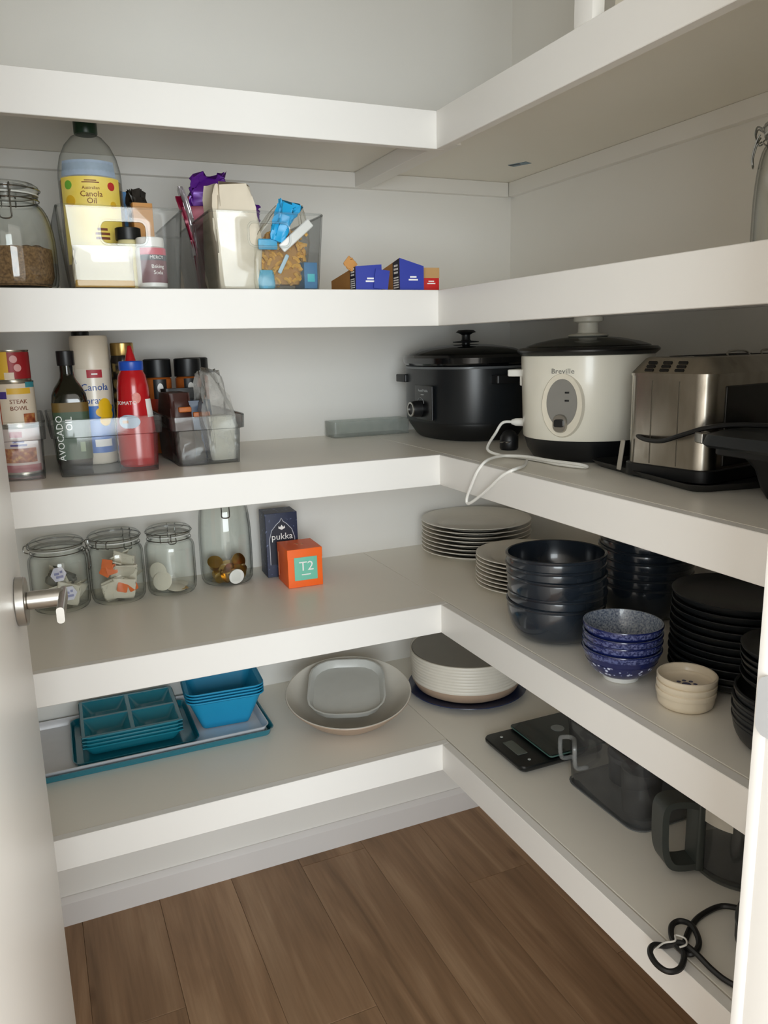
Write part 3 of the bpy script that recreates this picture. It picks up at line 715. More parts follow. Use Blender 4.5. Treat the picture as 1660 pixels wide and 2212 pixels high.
put('print_patch', blob_patch(.0303, .128, 10, .010, .008), mat('pale_red_print', '#d9857c', .45, var=.3, scale=200), t)
text('TOMATO', .0095, WHT, t, (0, 0, .119), face=R(-28), bend=.0318)
put('info_box', patch(.0338, .092, .125, 42, 75, .0304), WHT, t)
# things behind
t = thing('black_bottle', 'black capped bottle just showing behind the canola spray can', 'bottle', (.1060, 1.728, Z3 + .003), 0)
put('bottle_body', lathe([(0, 0), (.026, 0), (.028, .003), (.028, .17), (.016, .205), (0, .205)], 32), mat('dark_olive_glass', '#1b1a14', .12), t)
put('cap', lathe([(0, .2), (.0170, .2), (.0170, .252), (.0155, .254), (0, .254)], 28), BLACK, t)
t = thing('gold_lid_jar', 'slim dark jar with a gold lid between the spray can and the sauce', 'jar', (.1760, 1.660, Z3 + .003), 0)
put('jar_body', lathe([(0, 0), (.022, 0), (.0235, .003), (.0235, .195), (.0215, .205), (0, .205)], 36), mat('dark_jar', '#2a2522', .2), t)
put('label', patch(.0238, .10, .19, -70, 70), ramp_mat('black_gold_label', [(.45, '#15120f'), (.6, '#8f7a4a')], scale=90, rough=.4), t)
put('lid', lathe([(0, .205), (.0215, .205), (.022, .207), (.022, .228), (.0205, .2295), (0, .2295)], 36), mat('gold_lid', '#c6a667', .3, .9), t)
# spice grinders
def spice(label, x, y, rz, lab, h=.196):
    t = thing('spice_jar', label, 'jar', (x, y, Z3 + .003), rz, 'tall black-capped spice jars')
    put('jar_body', lathe([(0, 0), (.0250, 0), (.0270, .003), (.0270, h - .042), (.0235, h - .038), (0, h - .038)], 36), mat('spice_fill', '#a85a24', .3, var=.2, scale=200), t)
    put('cap', lathe([(0, h - .038), (.0280, h - .038), (.0284, h - .036), (.0280, h - .002), (.0245, h), (0, h)], 36), BLACK, t)
    put('label', patch(.0273, h - .105, h - .042, -24, 34), BLACK, t)
    put('label_band', patch(.0274, h - .105, h - .082, -70, 70), lab, t)
    put('print_mark', blob_patch(.0278, h - .060, 5, .010, .006), WHT, t)
    return t
spice('black-capped spice jar nearest the tomato sauce', .2515, 1.735, R(-6), mat('spice_red', '#a8331f', .5))
spice('black-capped spice jar beside the grey plastic bag', .3145, 1.735, R(-6), mat('spice_orange', '#b4661f', .5))
spice('black-capped spice jar half hidden behind the other two', .3420, 1.795, R(-6), mat('spice_orange', '#b4661f', .5))
for i, (x, y, z, w, d, h, rz, hx, lb) in enumerate([(.262, 1.615, .004, .045, .11, .130, 6, '#3a1c16', 'dark red and black packet leaning in the grey bag crate'), (.300, 1.600, .004, .060, .06, .114, -3, '#1c3550', 'dark blue packet behind the rim of the grey bag crate'), (.290, 1.680, .004, .085, .03, .135, 3, '#15120f', 'black and orange packet across the back of the grey bag crate')]):
    t = thing('food_packet', lb, 'packet', (x, y, Z3 + z), R(rz), 'packets in the small crate')
    put('packet_body', crumple(w, d, h, 50 + i, .0015, (.96, .7)), mat('packet_%s' % hx[1:], hx, .4, var=.2), t, smooth=50)
    put('print_band', mv(rbox(w * .55, d * .98 + .002, .010, .002), w * .12, 0, h * .72), mat('orange_print', '#b8652a', .5, var=.3, scale=90), t)
t = thing('plastic_bag', 'knotted grey plastic bag of white powder in the small clear crate', 'bag', (.3370, 1.566, Z3 + .003), R(5))
put('bag_film', crumple(.058, .07, .172, 61, .006, (.5, .3), lean=(-.012, .02), topz=.008, n=14), clear('bag_film', '#f0f0ee', '#a5a5a2', rough=.25, refl=1.0, haze=.25, hazecol='#d2d1cd'), t, smooth=60)
put('powder', crumple(.050, .06, .085, 62, .002, (.8, .8)), mat('white_powder', '#dbd6c8', .8), t)
t = thing('plastic_bag_of_dark_spice', 'grey see-through sachet lying low in the small clear crate', 'bag', (.2730, 1.545, Z3 + .003), R(2))
put('bag_film', crumple(.050, .05, .060, 63, .003, (.8, .5)), clear('sachet_film', '#e2e0db', '#8b8883', rough=.2, refl=1.0, haze=.2, hazecol='#7d766c'), t, smooth=60)
# clear acrylic tray against the back wall
t = thing('acrylic_tray', 'low clear acrylic tray against the back wall left of the slow cooker', 'tray', (.7560, 1.806, Z3), 0)
put('tray_wall', shell([(.20, .066, .006, 0), (.20, .066, .006, .037)], .0025), clear('acrylic', '#f4f6f5', '#a9afad', rough=.15, refl=.7, haze=.10, hazecol='#dfe2e0'), t)

# ================================================================== middle shelf, right: appliances
# ---- slow cooker (oval, long axis along y, panel on its left flank)
t = thing('slow_cooker', 'black oval slow cooker with a glass lid in the shelf corner', 'slow cooker', (.9480, 1.652, Z3), R(0))
SA, SB = .126, .162
SCB = mat('slow_cooker_black', '#16191c', .34, var=.08)
put('foot_base', loft([ell(SA * .78, SB * .82, 0, p=2.3), ell(SA * .84, SB * .88, .006, p=2.3), ell(SA * .98, SB * .98, .034, p=2.4), ell(SA * .98, SB * .98, .040, p=2.4)]), mat('slow_base', '#0a0b0c', .5), t)
put('housing', loft([ell(SA, SB, .040, p=2.4), ell(SA * 1.01, SB * 1.01, .046, p=2.4), ell(SA * 1.01, SB * 1.01, .160, p=2.4)]), SCB, t)
put('trim_ring', loft([ell(SA * 1.02, SB * 1.02, .160, p=2.4), ell(SA * 1.025, SB * 1.025, .1625, p=2.4), ell(SA * 1.02, SB * 1.02, .165, p=2.4)]), mat('grey_trim', '#6b6f72', .35, .5), t)
put('crock_rim', loft([ell(SA * 1.0, SB * 1.0, .165, p=2.4), ell(SA * 1.05, SB * 1.04, .172, p=2.4), ell(SA * 1.06, SB * 1.05, .184, p=2.4), ell(SA * 1.03, SB * 1.02, .190, p=2.4), ell(SA * .95, SB * .95, .190, p=2.4)]), BLACKG, t)
lid = put('lid', loft([ell(SA * .97, SB * .98, .190, p=2.3), ell(SA * .95, SB * .96, .1935, p=2.3), ell(SA * .78, SB * .78, .203, p=2.2), ell(SA * .45, SB * .45, .211), ell(SA * .12, SB * .1, .213)]), clear('dark_lid_glass', '#6f7676', '#20262a', rough=.06), t)
put('lid_knob', cat(lathe([(0, .211), (.010, .211), (.010, .216), (.030, .217), (.031, .219), (.012, .221), (.010, .224), (.010, .234), (.016, .238), (.024, .240), (.018, .245), (0, .246)], 32)), BLACK, lid)
for sy in (-1, 1):
    put('side_handle', mv(rbox(.06, .028, .018, .006), 0, sy * (SB + .010), .128), BLACK, t)
put('side_handle', mv(rbox(.016, .05, .018, .004), -SA + .004, .09, .128), BLACK, t)
pn = put('control_panel', mv(rbox(.006, .085, .078, .002), -SA - .0005, -.030, .046), mat('panel_black', '#0c0d0f', .25), t)
kx = -SA - .003
kn = put('dial', xf(lathe([(0, 0), (.019, 0), (.019, .012), (.0165, .022), (0, .022)], 32), Matrix.Translation((kx, -.012, .070)) @ Matrix.Rotation(R(-90), 4, 'Y')), BLACK, t)
put('dial_ring', xf(lathe([(.0125, .0215), (.0165, .0215), (.0165, .0245), (.0125, .0245)], 32, True), Matrix.Translation((kx, -.012, .070)) @ Matrix.Rotation(R(-90), 4, 'Y')), STEEL, kn, label='bright ring of the dial')
text('Russell Hobbs', .0085, mat('grey_ink', '#9a9c9c', .4), pn, (-SA - .0037, -.030, .112), face=R(-90))
bars(pn, mat('grey_ink', '#9a9c9c', .4), (-SA - .0036, -.026, .103), .022, .004, 1, face=R(-90))
put('dial_arc', tube([(-SA - .0040, -.018 + .016 * math.cos(R(a)), .080 + .016 * math.sin(R(a))) for a in range(10, 171, 16)], .0006, 5), mat('grey_ink', '#9a9c9c', .4), pn)

# ---- rice cooker
rcx, rcy = .9580, 1.2170
t = thing('rice_cooker', 'cream rice cooker with a glass lid and oval control panel', 'rice cooker', (rcx, rcy, Z3), R(-38.2))
RCW = mat('rice_cooker_cream', '#e6e2d4', .28, var=.02, coat=.3)
put('base', lathe([(0, .004), (.085, .004), (.090, 0), (.097, .002), (.108, .018), (.114, .040), (0, .040)], 64), mat('rice_base_black', '#101113', .4), t)
put('housing', lathe([(0, .040), (.1150, .040), (.1165, .042), (.1215, .185), (.1210, .189), (.1180, .191), (0, .191)], 72), RCW, t)
put('pot_rim', lathe([(.112, .190), (.1215, .190), (.1285, .196), (.1290, .199), (.1245, .203), (.112, .204), (.108, .200)], 64, True), mat('pot_black', '#0c0c0d', .3), t)
lid = put('lid', lathe([(.114, .203), (.112, .206), (.095, .212), (.060, .219), (.030, .222), (0, .2225), (0, .2205), (.030, .220), (.060, .217), (.095, .210), (.112, .2035)], 64), clear('lid_glass', '#c3c8c6', '#505a58', rough=.06), t)
put('lid_knob', lathe([(0, .2215), (.034, .2215), (.0375, .2235), (.034, .226), (.020, .228), (.0185, .231), (.0185, .246), (.0265, .249), (.0275, .252), (.0265, .2575), (.024, .2585), (0, .2585)], 40), mat('knob_cream', '#cfccc0', .35), lid)
for a in (-108, 72):
    h = put('side_handle', xf(cat(rbox(.050, .034, .013, .005), mv(rbox(.040, .012, .030, .003), 0, .013, -.018)), Matrix.Rotation(R(a), 4, 'Z') @ Matrix.Translation((0, -.1335, .150))), mat('handle_white', '#e9e8e2', .35), t)
pan = put('panel_surround', xf(loft([ [(p[0], 0, p[1]) for p in ell(.040, .058, 0, 44)] , [(p[0], -.006, p[1]) for p in ell(.037, .055, 0, 44)] ]), Matrix.Rotation(R(-20), 4, 'Z') @ Matrix.Translation((0, -.1155, .104))), mat('surround_cream', '#dcd5c4', .35), t)
gp = put('panel_face', xf(loft([ [(p[0], -.006, p[1]) for p in ell(.0285, .042, 0, 44)], [(p[0], -.0072, p[1]) for p in ell(.028, .0415, 0, 44)] ]), Matrix.Rotation(R(-20), 4, 'Z') @ Matrix.Translation((0, -.1155, .108))), mat('panel_grey', '#8f8d88', .35, .3), pan)
def onp(md, x, z, y=-.0072): return xf(md, Matrix.Rotation(R(-20), 4, 'Z') @ Matrix.Translation((x, -.1155 + y, z)))
put('switch_surround', onp(loft([[(p[0], 0, p[1]) for p in rr(.027, .033, .012, 0, 5)], [(p[0], -.004, p[1]) for p in rr(.024, .030, .011, 0, 5)]]), -.002, .072), STEEL, pan)
put('switch', onp(loft([[(p[0], 0, p[1]) for p in rr(.017, .014, .003, 0, 3)], [(p[0], -.006, p[1]) for p in rr(.016, .013, .003, 0, 3)]]), -.002, .073, -.0105), BLACK, pan)
for zz in (.125, .111): put('indicator_slot', onp(rbox(.008, .001, .003, .0004, .0003), .010, zz, -.0078), BLACK, pan)
text('Breville', .0125, mat('logo_grey', '#7d7b76', .4), t, (0, 0, .163), face=R(-20), bend=.1212, sx=1.15)
# appliance inlet on the left flank and white cord
sa = R(-38.2 - 98); so = Vector((math.sin(sa), -math.cos(sa)))
put('cord_socket', xf(lathe([(0, 0), (.008, 0), (.0075, .022), (.0045, .030), (0, .030)], 20), Matrix.Rotation(R(-98), 4, 'Z') @ Matrix.Translation((0, -.112, .062)) @ Matrix.Rotation(R(90), 4, 'X')), mat('cord_white', '#e4e3de', .4), t)
p0 = Vector((rcx, rcy)) + so * .140
P = [(p0.x, p0.y, Z3 + .062), (p0.x + so.x * .02, p0.y + so.y * .02, Z3 + .060), (p0.x + so.x * .036, p0.y + so.y * .036 - .004, Z3 + .040), (.800, 1.312, Z3 + .014), (.812, 1.282, Z3 + .004), (.828, 1.252, Z3 + .0035), (.836, 1.195, Z3 + .0035), (.836, 1.140, Z3 + .0035), (.846, 1.098, Z3 + .0035), (.858, 1.082, Z3 + .0035), (.846, 1.090, Z3 + .008), (.832, 1.150, Z3 + .008), (.826, 1.215, Z3 + .008), (.805, 1.252, Z3 + .007), (.770, 1.240, Z3 + .008), (.738, 1.219, Z3 + .005), (.724, 1.222, Z3 - .012), (.722, 1.240, Z3 - .040), (.722, 1.256, Z3 - .066), (.722, 1.252, Z3 - .0755), (.722, 1.226, Z3 - .064), (.722, 1.180, Z3 - .036), (.724, 1.140, Z3 - .008), (.738, 1.122, Z3 + .0045), (.775, 1.150, Z3 + .0035), (.812, 1.196, Z3 + .0035)]
IM = (Matrix.Translation((rcx, rcy, Z3)) @ Matrix.Rotation(R(-38.2), 4, 'Z')).inverted()
put('power_cord', xf(tube(catmull(P, 6), .0028, 8), IM), mat('cord_white', '#e4e3de', .4), t, label='white power cord looping over the shelf edge')
# black plug lying beside
t = thing('power_plug', 'black power plug lying between the slow cooker and the rice cooker', 'plug', (.8880, 1.372, Z3), R(-50))
put('plug_body', lathe([(0, 0), (.017, 0), (.019, .004), (.019, .026), (.012, .036), (.006, .040), (0, .040)], 28), BLACK, t)
for k in (-1, 1): put('pin', xf(rbox(.006, .0018, .016, .0006, .0004), Matrix.Translation((k * .006, -.0165, .018)) @ Matrix.Rotation(R(90), 4, 'X')), STEEL, t)

# ---- black tray, toaster, contact grill at the right
t = thing('black_tray', 'black baking tray lying under the steel toaster', 'tray', (1.0030, .9470, Z3), R(-9.5))
put('tray_shell', shell([(.262, .285, .02, 0), (.270, .293, .022, .004), (.284, .306, .024, .011)], .002), mat('tray_black', '#141515', .45), t)
t = thing('toaster', 'stainless steel toaster with a vented end, right of the rice cooker', 'toaster', (.8760, .9260, Z3 + .0035), R(9.6))
BST = ramp_mat('brushed_steel', [(.3, '#a39d92'), (.6, '#b9b3a8'), (.8, '#8d8679')], scale=9, rough=.24, stretch=(3, 3, 1.2), metal=1.0)
TL, TWd = .285, .152
put('plinth', mv(rbox(TL + .006, TWd + .006, .020, .024), TL / 2, 0, 0), BLACK, t)
body = [rr(TL, TWd, .026, .019, 6, TL / 2), rr(TL, TWd, .026, .156, 6, TL / 2)]
put('steel_body', loft(body), BST, t)
put('long_side_panel', mv(rbox(TL - .062, .003, .118, .002), TL / 2 + .006, -TWd / 2 - .0008, .024), mat('toaster_dark', '#1c1b19', .25), t)
tp = put('top_cover', loft([rr(TL + .003, TWd + .003, .027, .156, 6, TL / 2), rr(TL + .003, TWd + .003, .027, .160, 6, TL / 2), rr(TL - .030, TWd - .034, .018, .182, 6, TL / 2), rr(TL - .040, TWd - .044, .014, .184, 6, TL / 2)]), BST, t)
ang = math.atan2(.022, .0165)
for i in range(3):
    for j in range(3):
        u = .22 + .25 * i
        x = -.0015 + .0165 * u; z = .160 + .022 * u
        md = xf(box(-.0019, .0019, -.0075, .0075, -.0008, .0008), Matrix.Translation((x - .0004, (j - 1) * .027 + .006, z + .0003)) @ Matrix.Rotation(-ang, 4, 'Y'))
        put('vent_slot', md, BLACK, tp)
for dy in (-.022, .022): put('bread_slot', mv(rbox(.19, .024, .0012, .004, .0004), TL / 2, dy, .1836), mat('slot_black', '#090909', .6), tp)
for dx in (.10, .19): put('bread_guide', tube(catmull([(dx, -.034, .183), (dx + .008, -.03, .190), (dx + .05, -.03, .190), (dx + .058, -.034, .183)], 4), .0016, 6), STEEL, tp)
for yy in (-.024, .024): put('end_seam', box(-.0008, .0012, yy - .0005, yy + .0005, .022, .149), mat('seam_dark', '#5a554c', .4, .8), t)
put('cream_strap', xf(rbox(.003, .008, .050, .001), Matrix.Translation((-.008, .076, .006)) @ Matrix.Rotation(R(8), 4, 'X')), mat('strap_cream', '#9b958a', .5), t)
# contact grill
t = thing('contact_grill', 'black contact grill at the right end of the middle shelf', 'grill', (.9750, .6600, Z3), 0)
put('foot_block', loft([rr(.165, .185, .012, 0, 4, .0), rr(.175, .200, .014, .012, 4), rr(.190, .215, .016, .040, 4), rr(.215, .240, .018, .058, 4)]), mat('grill_black', '#101214', .45), t)
put('lower_plate', mv(rbox(.255, .285, .010, .016), 0, .003, .058), mat('grill_dark', '#0b0c0d', .5), t)
put('lid_slab', loft([rr(.272, .308, .02, .068, 5, 0, .002), rr(.282, .318, .024, .072, 5, 0, .002), rr(.276, .310, .024, .086, 5, 0, .002), rr(.24, .27, .02, .092, 5, 0, .002)]), mat('grill_slate', '#171b1e', .4), t)
put('latch', xf(cat(rbox(.016, .022, .015, .002), mv(rbox(.010, .012, .017, .001), .002, 0, -.001)), Matrix.Translation((-.121, .166, .071)) @ Matrix.Rotation(R(-20), 4, 'Z')), STEEL, t, label='small silver latch')
put('power_cord', mv(tube(catmull([(.925, 1.050, Z3 + .066), (.890, 1.010, Z3 + .070), (.862, .955, Z3 + .064), (.852, .905, Z3 + .066), (.850, .865, Z3 + .078), (.860, .825, Z3 + .092), (.880, .790, Z3 + .0975), (.920, .740, Z3 + .0965), (.965, .69, Z3 + .0965), (1.0, .63, Z3 + .0965)], 6), .0035, 8), -.975, -.66, -Z3), BLACK, t, label='black cord running across the toaster end')

# ================================================================== fourth shelf: tea jars and boxes
J1 = (.0180, 1.745, Z4); J2 = (.1340, 1.748, Z4); J3 = (.2485, 1.750, Z4); J4 = (.3780, 1.772, Z4)
make_jar('clip-top jar of tea sachets with lilac tags, nearest the door handle', J1, R(72), .0590, .152, .0480, clasp_len=.042, shoulder=.66, group='clip-top tea jars')
make_jar('clip-top jar of tea sachets with orange tags', J2, R(150), .0575, .154, .0480, clasp_len=.03, shoulder=.66, group='clip-top tea jars')
make_jar('nearly empty clip-top jar with a few white tea bags', J3, R(165), .0540, .152, .0430, clasp_len=.03, shoulder=.66, group='clip-top tea jars')
make_jar('tall clip-top jar of gold coffee capsules', J4, R(-8), .0600, .225, .0450, clasp_len=.036, shoulder=.42, group='clip-top tea jars')
SACH = mat('tea_paper', '#d8d2c2', .8, bump=.15); ORG = mat('orange_tag', '#d9682a', .5, var=.15, scale=150); LIL = mat('lilac_tag', '#d4d2e2', .5, var=.06, scale=150); LPR = mat('lilac_print', '#8f90b8', .5)
sach_md = make_mesh('sachet', crumple(.046, .006, .050, 71, .0012, (.96, .5), n=6)); sach_md.materials.append(SACH)
disc_md = make_mesh('tea_disc', lathe([(0, -.0022), (.018, -.0018), (.0215, -.0004), (.0215, .0004), (.018, .0018), (0, .0022)], 28)); disc_md.materials.append(SACH)
hex_md = make_mesh('hex_tag', lathe([(0, 0), (.0165, 0), (.0165, .0008), (0, .0008)], 6), 0); hex_md.materials.append(LIL)
otag_md = make_mesh('tag', rbox(.022, .020, .0012, .003, .0003)); otag_md.materials.append(ORG)
def inner(J, label, catg, name, group, pos, eul, me, extra=None):
    o = bpy.data.objects.new(name, me); COL.objects.link(o); o.location = (J[0] + pos[0], J[1] + pos[1], J[2] + pos[2]); o.rotation_euler = tuple(R(e) for e in eul)
    tag(o, label, catg, group); return o
g1 = 'tea sachets in the lilac-tag jar'
for p, e, lb in [((.012, .004, .012), (38, 14, 30), 'cream tea sachet leaning at the right of the lilac-tag jar'), ((-.012, .012, .010), (70, 0, -20), 'cream tea sachet lying at the bottom of the lilac-tag jar'), ((.006, .010, .028), (60, 10, 70), 'cream tea sachet resting on the others in the lilac-tag jar')]:
    inner(J1, lb, 'tea bag', 'tea_sachet', g1, p, e, sach_md)
for p, e, lb in [((.010, -.014, .010), (14, 14, -20), 'cream tea sachet pressed to the right front of the lilac-tag jar'), ((.006, .008, .046), (30, 20, -50), 'cream tea sachet high at the right of the lilac-tag jar'), ((-.002, .024, .020), (50, -10, 10), 'cream tea sachet at the back of the lilac-tag jar')]:
    inner(J1, lb, 'tea bag', 'tea_sachet', g1, p, e, sach_md)
for p, e, lb in [((-.002, -.044, .083), (84, 0, 20), 'upper lilac hexagonal paper tag in the first tea jar'), ((.014, -.043, .040), (86, 0, 8), 'lower lilac hexagonal paper tag in the first tea jar')]:
    o = inner(J1, lb, 'tag', 'paper_tag', 'lilac paper tags', p, e, hex_md)
    put('printed_bars', cat(box(-.009, .001, -.001, .004, .0009, .0012), box(-.006, .009, -.008, -.003, .0009, .0012), box(.003, .008, .002, .007, .0009, .0012)), LPR, o)
o = inner(J1, 'grey foil tea wrapper behind the lilac tags', 'wrapper', 'foil_wrapper', None, (-.010, .012, .045), (20, 35, 10), make_mesh('foil', crumple(.05, .02, .04, 72, .003, (.9, .6)))); o.data.materials.append(mat('dim_foil', '#77766f', .4, .2))
g2 = 'tea sachets in the orange-tag jar'
for i, (p, e) in enumerate([((-.010, -.010, .010), (24, -14, 15)), ((-.006, -.016, .008), (28, -15, 5)), ((.016, -.008, .034), (12, 8, -25)), ((.008, .010, .030), (55, 10, 60)), ((.006, .008, .072), (65, 14, -30)), ((-.016, .010, .040), (40, -30, 120))]):
    inner(J2, ['cream tea sachet slumped at the left of the orange-tag jar', 'cream tea sachet at the bottom front of the orange-tag jar', 'round-edged cream tea sachet at the right of the orange-tag jar', 'cream tea sachet across the middle of the orange-tag jar', 'cream tea sachet on top in the orange-tag jar', 'cream tea sachet at the back of the orange-tag jar'][i], 'tea bag', 'tea_sachet', g2, p, e, sach_md)
for p, e, lb in [((-.012, -.004, .008), (30, -14, 30), 'cream tea sachet lowest at the left of the orange-tag jar'), ((.006, -.024, .008), (22, 8, -6), 'cream tea sachet lowest at the front of the orange-tag jar'), ((.010, .004, .012), (28, 14, -40), 'cream tea sachet lowest at the right of the orange-tag jar'), ((.010, -.010, .060), (16, 16, -30), 'cream tea sachet high at the right of the orange-tag jar'), ((.004, -.014, .052), (50, 8, 10), 'cream tea sachet behind the upper orange tags'), ((-.002, .022, .080), (60, -16, 20), 'cream tea sachet high at the back of the orange-tag jar')]:
    inner(J2, lb, 'tea bag', 'tea_sachet', g2, p, e, sach_md)
for i, (p, e) in enumerate([((-.022, -.040, .090), (80, 10, -20)), ((-.014, -.044, .078), (76, -14, -8)), ((-.026, -.038, .074), (82, 30, -24)), ((.004, -.044, .036), (66, 20, 5)), ((.026, -.036, .034), (74, -10, 30))]):
    inner(J2, ['uppermost orange tea tag in the second jar', 'orange tea tag just below the uppermost one', 'orange tea tag pressed against the left of the second jar', 'orange tea tag low at the front of the second jar', 'orange tea tag low at the right of the second jar'][i], 'tag', 'paper_tag', 'orange tea tags', p, e, otag_md)
g3 = 'tea bags in the nearly empty jar'
for i, (p, e) in enumerate([((-.022, -.010, .028), (70, 0, -30)), ((-.028, .004, .046), (85, 0, -40)), ((.006, -.014, .011), (10, 6, 0)), ((.014, .010, .010), (6, -8, 40))]):
    inner(J3, ['round tea bag leaning in the nearly empty jar', 'round tea bag standing higher at the left of the nearly empty jar', 'round tea bag lying flat at the front of the nearly empty jar', 'round tea bag lying flat at the back of the nearly empty jar'][i], 'tea bag', 'tea_bag', g3, p, e, disc_md)
o = inner(J3, 'flat ochre paper slip at the bottom of the nearly empty jar', 'slip', 'paper_slip', None, (.012, -.022, .0088), (4, 0, 10), make_mesh('slip', rbox(.036, .016, .001, .002, .0003))); o.data.materials.append(mat('ochre_slip', '#b58f4a', .5))
GOLD = mat('gold_foil', '#c09a45', .28, 1.0, var=.1)
cap_md = make_mesh('capsule', lathe([(0, 0), (.0095, 0), (.011, .002), (.0145, .020), (.0178, .0215), (.0178, .0228), (.0150, .0230), (.011, .0245), (0, .0252)], 28)); cap_md.materials.append(GOLD)
spots = [((-.028, -.020, .010), (60, 20, 40)), ((-.006, -.034, .009), (0, 0, 0)), ((-.030, .010, .012), (80, 0, 100)), ((.000, .000, .010), (20, -10, 0)), ((.030, .004, .012), (70, 0, -60)), ((.010, .030, .010), (15, 0, 0)), ((-.014, -.012, .033), (95, 0, 30)), ((.034, -.016, .030), (100, 0, -40)), ((.020, .018, .036), (70, 10, 20)), ((-.024, .028, .026), (40, 0, 0))]
cl_ = ['at the left of', 'standing upright at the front of', 'lying far left in', 'in the middle of', 'lying at the right of', 'at the back of', 'on top at the left of', 'on top at the right of', 'on top at the back of', 'at the back left of']
for (p, e), s in zip(spots, cl_):
    inner(J4, 'gold coffee capsule %s the tall jar' % s, 'capsule', 'coffee_capsule', 'gold coffee capsules', p, e, cap_md)
o = inner(J4, 'coffee capsule showing its white lid at the front of the tall jar', 'capsule', 'coffee_capsule', 'gold coffee capsules', (.006, -.030, .024), (98, 0, 8), make_mesh('capsule_white', xf(cap_md and lathe([(0, 0), (.0095, 0), (.011, .002), (.0145, .020), (.0178, .0215), (.0178, .0228), (.0150, .0230), (0, .0232)], 28), Matrix.Identity(4)))); o.data.materials.append(mat('capsule_silver', '#c9c7c2', .3, .6))
put('white_lid', lathe([(0, .0233), (.0176, .0233), (.0176, .0240), (.014, .0244), (0, .0244)], 28), mat('white_print', '#f2f1ee', .45), o)

# pukka box
t = thing('tea_box', 'tall navy tea box behind the orange one', 'tea box', (.5060, 1.7725, Z4), R(-3))
NB = ramp_mat('navy_pattern', [(.0, '#1b2440'), (.62, '#1d2745'), (.70, '#6f7ba0')], scale=120, rough=.45)
w, d, h = .076, .066, .152
put('box_body', rbox(w, d, h, .001, .0005), NB, t)
ar = [(-.030, .0), (-.030, .062), (-.024, .082), (-.012, .096), (-.004, .102), (0, .110), (.004, .102), (.012, .096), (.024, .082), (.030, .062), (.030, .0)]
pl = put('arch_panel', ([(x, -d / 2 - .0005 - .0005 * k, z + .030) for k in (0, 1) for x, z in ar], [tuple(range(11)), tuple(range(21, 10, -1))] + [(i, (i + 1) % 11, 11 + (i + 1) % 11, 11 + i) for i in range(11)]), mat('deep_navy', '#0f1428', .45), t, smooth=0)
put('arch_outline', tube([(x, -d / 2 - .0012, z + .030) for x, z in ar], .0009, 5), mat('silver_print', '#c9ccd6', .4), t)
text('pukka', .0215, WHT, pl, (0, -d / 2 - .0011, .096), ext=.0004)
put('leaf_mark', ([(0, -d / 2 - .0012, .112), (.004, -d / 2 - .0012, .118), (0, -d / 2 - .0012, .124), (-.004, -d / 2 - .0012, .118), (.008, -d / 2 - .0012, .116), (.007, -d / 2 - .0012, .122), (-.008, -d / 2 - .0012, .116), (-.007, -d / 2 - .0012, .122)], [(0, 1, 2, 3), (0, 4, 5, 1), (0, 3, 7, 6)]), WHT, pl, smooth=0)
# T2 box
t = thing('tea_box', 'orange cube tea box with a mint green T2 label', 'tea box', (.5255, 1.6790, Z4), R(-2))
w, d, h = .080, .090, .088
OR = mat('orange_card', '#fb6a1a', .42, var=.03)
put('box_body', rbox(w, d, h - .004, .001, .0005), OR, t)
put('lid', mv(rbox(w + .001, d + .001, .022, .001, .0005), 0, 0, h - .022), OR, t)
lb = put('label', mv(rbox(.053, .0008, .053, .0005, .0002), .001, -d / 2 - .0009, .016), mat('mint_label', '#74c4ac', .45), t, label='mint green label')
text('T2', .030, WHT, lb, (.002, -d / 2 - .0018, .0475), ext=.0004, sx=1.05)
bars(lb, WHT, (.001, -d / 2 - .0016, .029), .032, .004, 1)
text('T2', .020, mat('faded_orange', '#e39a72', .5), t, (0, 0, h), flat=True)
put('side_print', mv(rot(rbox(.006, .0006, .056, .0005, .0002), R(90)), -w / 2 - .0008, .034, .012), mat('faded_orange', '#e39a72', .5), t)

# ================================================================== fourth shelf: crockery
def stack_of(me, name, catg, group, cx, cy, z0, n, pitch, what, tilt=0.0, seed=1, parts=None, jitter=.001):
    rnd = random.Random(seed)
    for i in range(n):
        o = bpy.data.objects.new(name, me); COL.objects.link(o)
        o.location = (cx + rnd.uniform(-jitter, jitter), cy + rnd.uniform(-jitter, jitter), z0 + pitch * i)
        o.rotation_euler = (R(rnd.uniform(-tilt, tilt)) if i else 0, R(rnd.uniform(-tilt, tilt)) if i else 0, rnd.uniform(0, 6.28))
        k = n - 1 - i
        tag(o, '%s, %s' % (what, ORD[k] if i else 'lowest of the stack'), catg, group)
        if parts:
            for pn, pme in parts:
                c = bpy.data.objects.new(pn, pme); COL.objects.link(c); c.parent = o
def plate_prof(Rp, h, foot, th=.0028):
    return [(0, .0025), (foot - .003, .0025), (foot - .002, 0), (foot + .001, 0), (foot + .004, .004), (Rp * .70, h * .42), (Rp * .985, h - .0008), (Rp, h), (Rp * .995, h + th * .55), (Rp * .97, h + th * .5), (Rp * .72, h * .45 + th), (Rp * .66, .0025 + th), (0, .0025 + th)]
WPL = mat('white_china', '#d9d4c9', .22, var=.02, coat=.2)
me = make_mesh('white_plate', lathe(plate_prof(.1390, .0190, .080), 72), 50); me.materials.append(WPL)
stack_of(me, 'dinner_plate', 'plate', 'white plates in the far corner stack', 1.0070, 1.7060, Z4, 8, .0103, 'white dinner plate in the far corner stack')
me = make_mesh('white_plate_small', lathe(plate_prof(.1150, .0170, .070), 72), 50); me.materials.append(WPL)
stack_of(me, 'dinner_plate', 'plate', 'white plates in the stack behind the dark bowls', .9560, 1.3950, Z4, 8, .0088, 'white plate in the stack behind the dark bowls')
